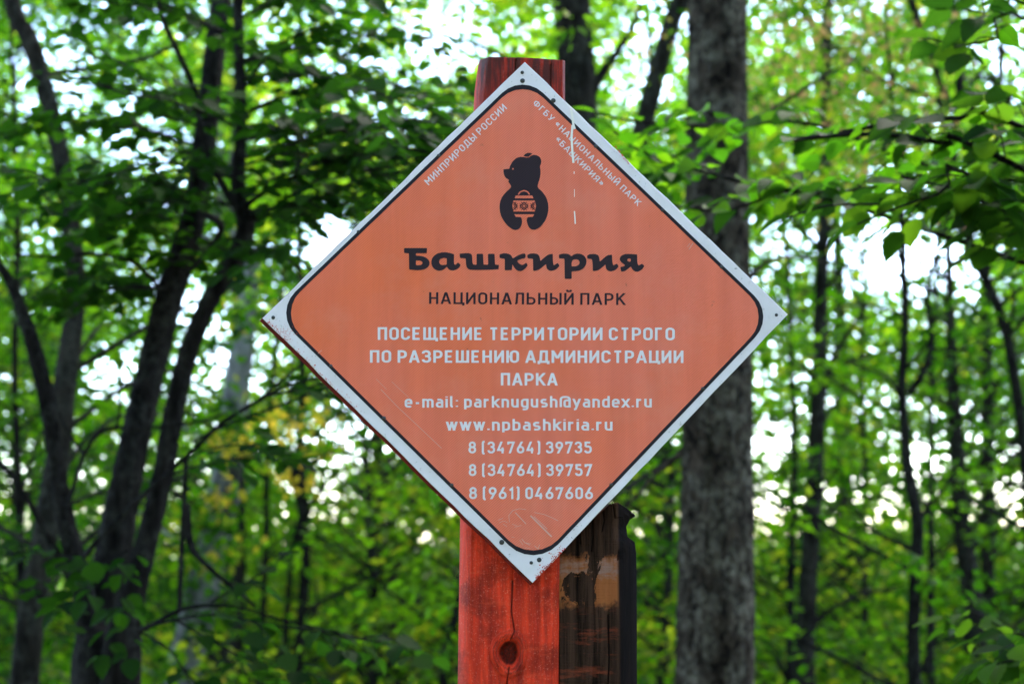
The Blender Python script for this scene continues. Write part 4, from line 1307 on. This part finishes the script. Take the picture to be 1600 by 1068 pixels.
# ------------------------------------------------------------------ timber posts
def post(name, mat, root, rows_py, left, right, ch_l, ch_r, y0, depth, top_fn=None, knots=(), grain=.0006, nx=90, nz=380, cracks=()):
    """left(py), right(py): silhouette edges of the post at distance y0 (photograph units); ch: chamfer widths"""
    py_top, py_bot = rows_py
    s_list = []                                   # (u 0..1 across, depth offset) perimeter, front first
    fl, fr = ch_l, 1 - ch_r
    for u in np.linspace(fl, fr, nx): s_list.append((u, 0.0, 1))
    for k_ in (1, 2, 3): s_list.append((fr + (1 - fr) * k_ / 3, depth * .16 * k_ / 3 if ch_r > .05 else .004 * k_ / 3, 0))
    for k_ in (1, 2, 3, 4): s_list.append((1.0, depth * (.16 + .84 * k_ / 4), 0))
    for u in np.linspace(.98, .02, 10): s_list.append((u, depth, 0))
    for k_ in (4, 3, 2, 1, 0): s_list.append((0.0, depth * (.12 + .88 * k_ / 4), 0))
    s_list.append((fl * .5, depth * .06, 0))
    m_ = len(s_list)
    V, worn = [], []
    for r in range(nz + 1):
        f = r / nz
        for (u, dy, fr_) in s_list:
            pyt = py_top if top_fn is None else top_fn(u)
            py = pyt + (1095 - pyt) * f / .93 if f < .93 else 1095 + (py_bot - 1095) * (f - .93) / .07
            L, Rr_ = left(py), right(py)
            px = L + (Rr_ - L) * u
            q = P(px, py, y0)
            q.y += dy
            w_ = 0.0
            if fr_:
                gsc = noise.noise(Vector((px * .35, py * .012, 1.7)))
                g2_ = noise.noise(Vector((px * .08, py * .006, 9.1)))
                hatch = noise.noise(Vector((px * .03, py * .5, 4.0)))
                q.y += grain * gsc + grain * 1.6 * g2_ + grain * .5 * hatch
                for (kx, ky, rx, ry, dp) in knots:
                    ang = math.atan2(py - ky, px - kx)
                    rad = math.hypot((px - kx) / rx, (py - ky) / ry) * (1 + .05 * math.sin(ang * 3 + 1) + .08 * noise.noise(Vector((px * .2, py * .2, 2))))
                    if rad < 1:
                        q.y += dp * (1 - rad ** 3) + .002 * noise.noise(Vector((px * .4, py * .4, 0)))
                        w_ = max(w_, min(1, (1 - rad) * 6) * (.78 + .5 * noise.noise(Vector((px * .3, py * .3, 5)))))
                    elif rad < 2.0:
                        q.y -= .0045 * math.sin((rad - 1) * math.pi) + .0011 * math.sin(rad * 22)
                        w_ = max(w_, .75 * max(0, math.sin(rad * 22)) ** 2 * (2 - rad))
                for cr in cracks:
                    for (ax, ay), (bx, by) in zip(cr[:-1], cr[1:]):
                        if ay <= py <= by:
                            cxx = ax + (bx - ax) * (py - ay) / (by - ay)
                            dd = abs(px - cxx)
                            if dd < 1.6:
                                q.y += .004 * (1 - dd / 1.6)
                                w_ = max(w_, 1 - dd / 1.6)
            V.append(q); worn.append(w_)
    idx = np.arange((nz + 1) * m_).reshape(nz + 1, m_)
    Q = np.stack([idx[:-1], np.roll(idx[:-1], -1, 1), np.roll(idx[1:], -1, 1), idx[1:]], -1).reshape(-1, 4)[:, ::-1]
    top = sum((V[i] for i in range(m_)), Vector()) / m_
    V.append(top); worn.append(.3)
    T = [(int(idx[0, i]), int(idx[0, (i + 1) % m_]), len(V) - 1) for i in range(m_)]
    me = mesh_np(name, [tuple(v_) for v_ in V], Q, T, mat, smooth=True)
    a = me.attributes.new('worn', 'FLOAT', 'POINT')
    a.data.foreach_set('value', np.array(worn, np.float32))
    return part(name, me, root)

def lerp(tab):
    xs = [a for a, b in tab]; ys = [b for a, b in tab]
    return lambda v_: float(np.interp(v_, xs, ys))

YP = YS + .024
gz_post = 0.0
bot = 534 + FPX * math.tan(PITCH + math.atan(1.65 / YP))
pr = thing('wooden_post', 'squared timber post painted red that carries the orange sign', 'post', (P(800, 1000, YP).x, YP + .07, 0))
topz = P(815, 90, YP).z
m_red = red_paint('red_paint', topz)
rtop = lerp([(0, 88.5), (.12, 89), (.5, 90), (1, 94)])
post('timber', m_red, pr, (89, bot), lerp([(88, 749), (100, 746), (140, 741), (200, 738), (640, 728), (800, 718.5), (1068, 714.5), (3000, 700)]),
     lerp([(90, 883), (190, 883), (640, 878), (900, 874), (1068, 873), (3000, 866)]), .115, .03, YP, .125, top_fn=lambda u: rtop(u),
     knots=[(795, 1019, 15.5, 20, .02)], cracks=[[(801, 905), (800, 935), (799, 955), (804, 985), (797, 1000)], [(796, 1040), (793, 1058), (791, 1085)], [(861, 100), (860, 160)], [(806, 92), (805, 150)]], nx=150, nz=520)

# charred timber
m_char, t, p = pm('charred_wood', .8, .02)
v = mapped(t, (1, 1, .06)); v1 = mapped(t, (1, 1, 1)); v3 = mapped(t, (1, 1, .45))
gr = noise_tex(t, v, 80, 8, .7, .4)
pt = noise_tex(t, v3, 17, 9, .68, .9)
hz = noise_tex(t, mapped(t, (.2, 1, 1)), 55, 5, .7)
c = mix(t, ramp(t, gr, [(.35, (0, 0, 0)), (.65, (1, 1, 1))]), (.004, .0026, .0024), (.060, .028, .018))
br = mix(t, gr, (.15, .038, .012), (.37, .115, .040))
sep = N(t, 'ShaderNodeSeparateXYZ'); zn = N(t, 'ShaderNodeVectorMath', operation='MULTIPLY_ADD')
nv = N(t, 'ShaderNodeTexNoise', ins={'Scale': 38.0, 'Detail': 8.0, 'Roughness': .7}); t.links.new(v1, nv.inputs['Vector'])
t.links.new(nv.outputs[1], zn.inputs[0]); zn.inputs[1].default_value = (0, 0, .05); t.links.new(v1, zn.inputs[2])
t.links.new(zn.outputs[0], sep.inputs[0])
za, zb = P(920, 945, YP).z + .025, P(920, 868, YP).z + .025
def band(z0, z1, e):
    a = N(t, 'ShaderNodeMapRange', ins={1: z0 - e, 2: z0 + e}); a.clamp = True
    b = N(t, 'ShaderNodeMapRange', ins={1: z1 - e, 2: z1 + e, 3: 1.0, 4: 0.0})
    t.links.new(sep.outputs[2], a.inputs[0]); t.links.new(sep.outputs[2], b.inputs[0])
    m_ = N(t, 'ShaderNodeMath', operation='MULTIPLY'); t.links.new(a.outputs[0], m_.inputs[0]); t.links.new(b.outputs[0], m_.inputs[1])
    return m_.outputs[0]
f1 = N(t, 'ShaderNodeMath', operation='MULTIPLY'); t.links.new(band(za, zb, .005), f1.inputs[0]); t.links.new(ramp(t, pt, [(.455, (0, 0, 0)), (.468, (1, 1, 1))]), f1.inputs[1])
xr = N(t, 'ShaderNodeMapRange', ins={1: P(964, 900, YP).x, 2: P(968, 900, YP).x, 3: 1.0, 4: 0.0}); t.links.new(sep.outputs[0], xr.inputs[0])
f2 = N(t, 'ShaderNodeMath', operation='MULTIPLY'); t.links.new(f1.outputs[0], f2.inputs[0]); t.links.new(xr.outputs[0], f2.inputs[1])
scr = N(t, 'ShaderNodeMath', operation='MULTIPLY'); t.links.new(band(P(920, 900, YP).z + .025, P(920, 872, YP).z + .025, .004), scr.inputs[0]); t.links.new(ramp(t, noise_tex(t, mapped(t, (.3, 1, 1)), 120, 6, .7), [(.4, (0, 0, 0)), (.6, (1, 1, 1))]), scr.inputs[1])
br = mix(t, scr.outputs[0], br, (.26, .13, .10))
xc = N(t, 'ShaderNodeMapRange', ins={1: P(966, 900, YP).x, 2: P(970, 900, YP).x, 3: 0.0, 4: .85}); t.links.new(sep.outputs[0], xc.inputs[0])
c = mix(t, xc.outputs[0], c, (.007, .006, .007))
c = mix(t, f2.outputs[0], c, br)
f3 = N(t, 'ShaderNodeMath', operation='MULTIPLY'); t.links.new(ramp(t, hz, [(.5, (0, 0, 0)), (.7, (.8, .8, .8))]), f3.inputs[0]); t.links.new(xr.outputs[0], f3.inputs[1])
f4 = N(t, 'ShaderNodeMath', operation='MULTIPLY'); t.links.new(f3.outputs[0], f4.inputs[0])
lowb = N(t, 'ShaderNodeMapRange', ins={1: za - .03, 2: za, 3: 1.0, 4: 0.0}); t.links.new(sep.outputs[2], lowb.inputs[0]); t.links.new(lowb.outputs[0], f4.inputs[1])
c = mix(t, f4.outputs[0], c, (.26, .045, .02))
at = N(t, 'ShaderNodeAttribute', attribute_name='worn').outputs['Fac']
c = mix(t, at, c, (.004, .003, .003))
t.links.new(c, p.inputs['Base Color'])
b = N(t, 'ShaderNodeBump', ins={'Strength': .7, 'Distance': .003})
t.links.new(gr, b.inputs['Height']); t.links.new(b.outputs[0], p.inputs['Normal'])

cr = thing('charred_post', 'scorched dark timber with a ragged broken top, right behind the red post', 'post', (P(930, 1000, YP).x, YP + .08, 0))
topc = lerp([(0, 868), (.1, 845), (.2, 832), (.34, 813), (.42, 807), (.5, 806), (.6, 797), (.68, 791), (.76, 784.5), (.87, 787), (.94, 794), (1, 803)])
post('timber', m_char, cr, (790, bot), lambda py: 870.0 + (py - 800) * .008,
     lerp([(780, 980), (795, 991), (806, 994), (811, 986), (822, 980), (838, 982), (846, 993), (862, 995.5), (900, 996.5), (1068, 997), (3000, 990)]), .02, .235, YP + .006, .10, top_fn=lambda u: topc(u) + 3.5 * noise.noise(Vector((u * 22, 0, 0))) + 2 * noise.noise(Vector((u * 70, 0, 5))),
     cracks=[[(958, 788), (962, 815), (968, 842), (965, 875)], [(925, 806), (927, 835), (924, 862)], [(905, 822), (907, 850)], [(942, 798), (944, 812), (941, 830)], [(950, 960), (952, 1030), (949, 1090)]], grain=.0010, nx=110, nz=420)
# thin red strip of timber between the two
sr = thing('wooden_batten', 'narrow red batten in the gap between the red post and the charred one', 'batten', (P(875, 1000, YP).x, YP + .05, 0))
post('timber', m_red, sr, (800, bot), lambda py: 872.5, lambda py: 884.0, .1, .1, YP + .012, .05, nx=10, nz=60)
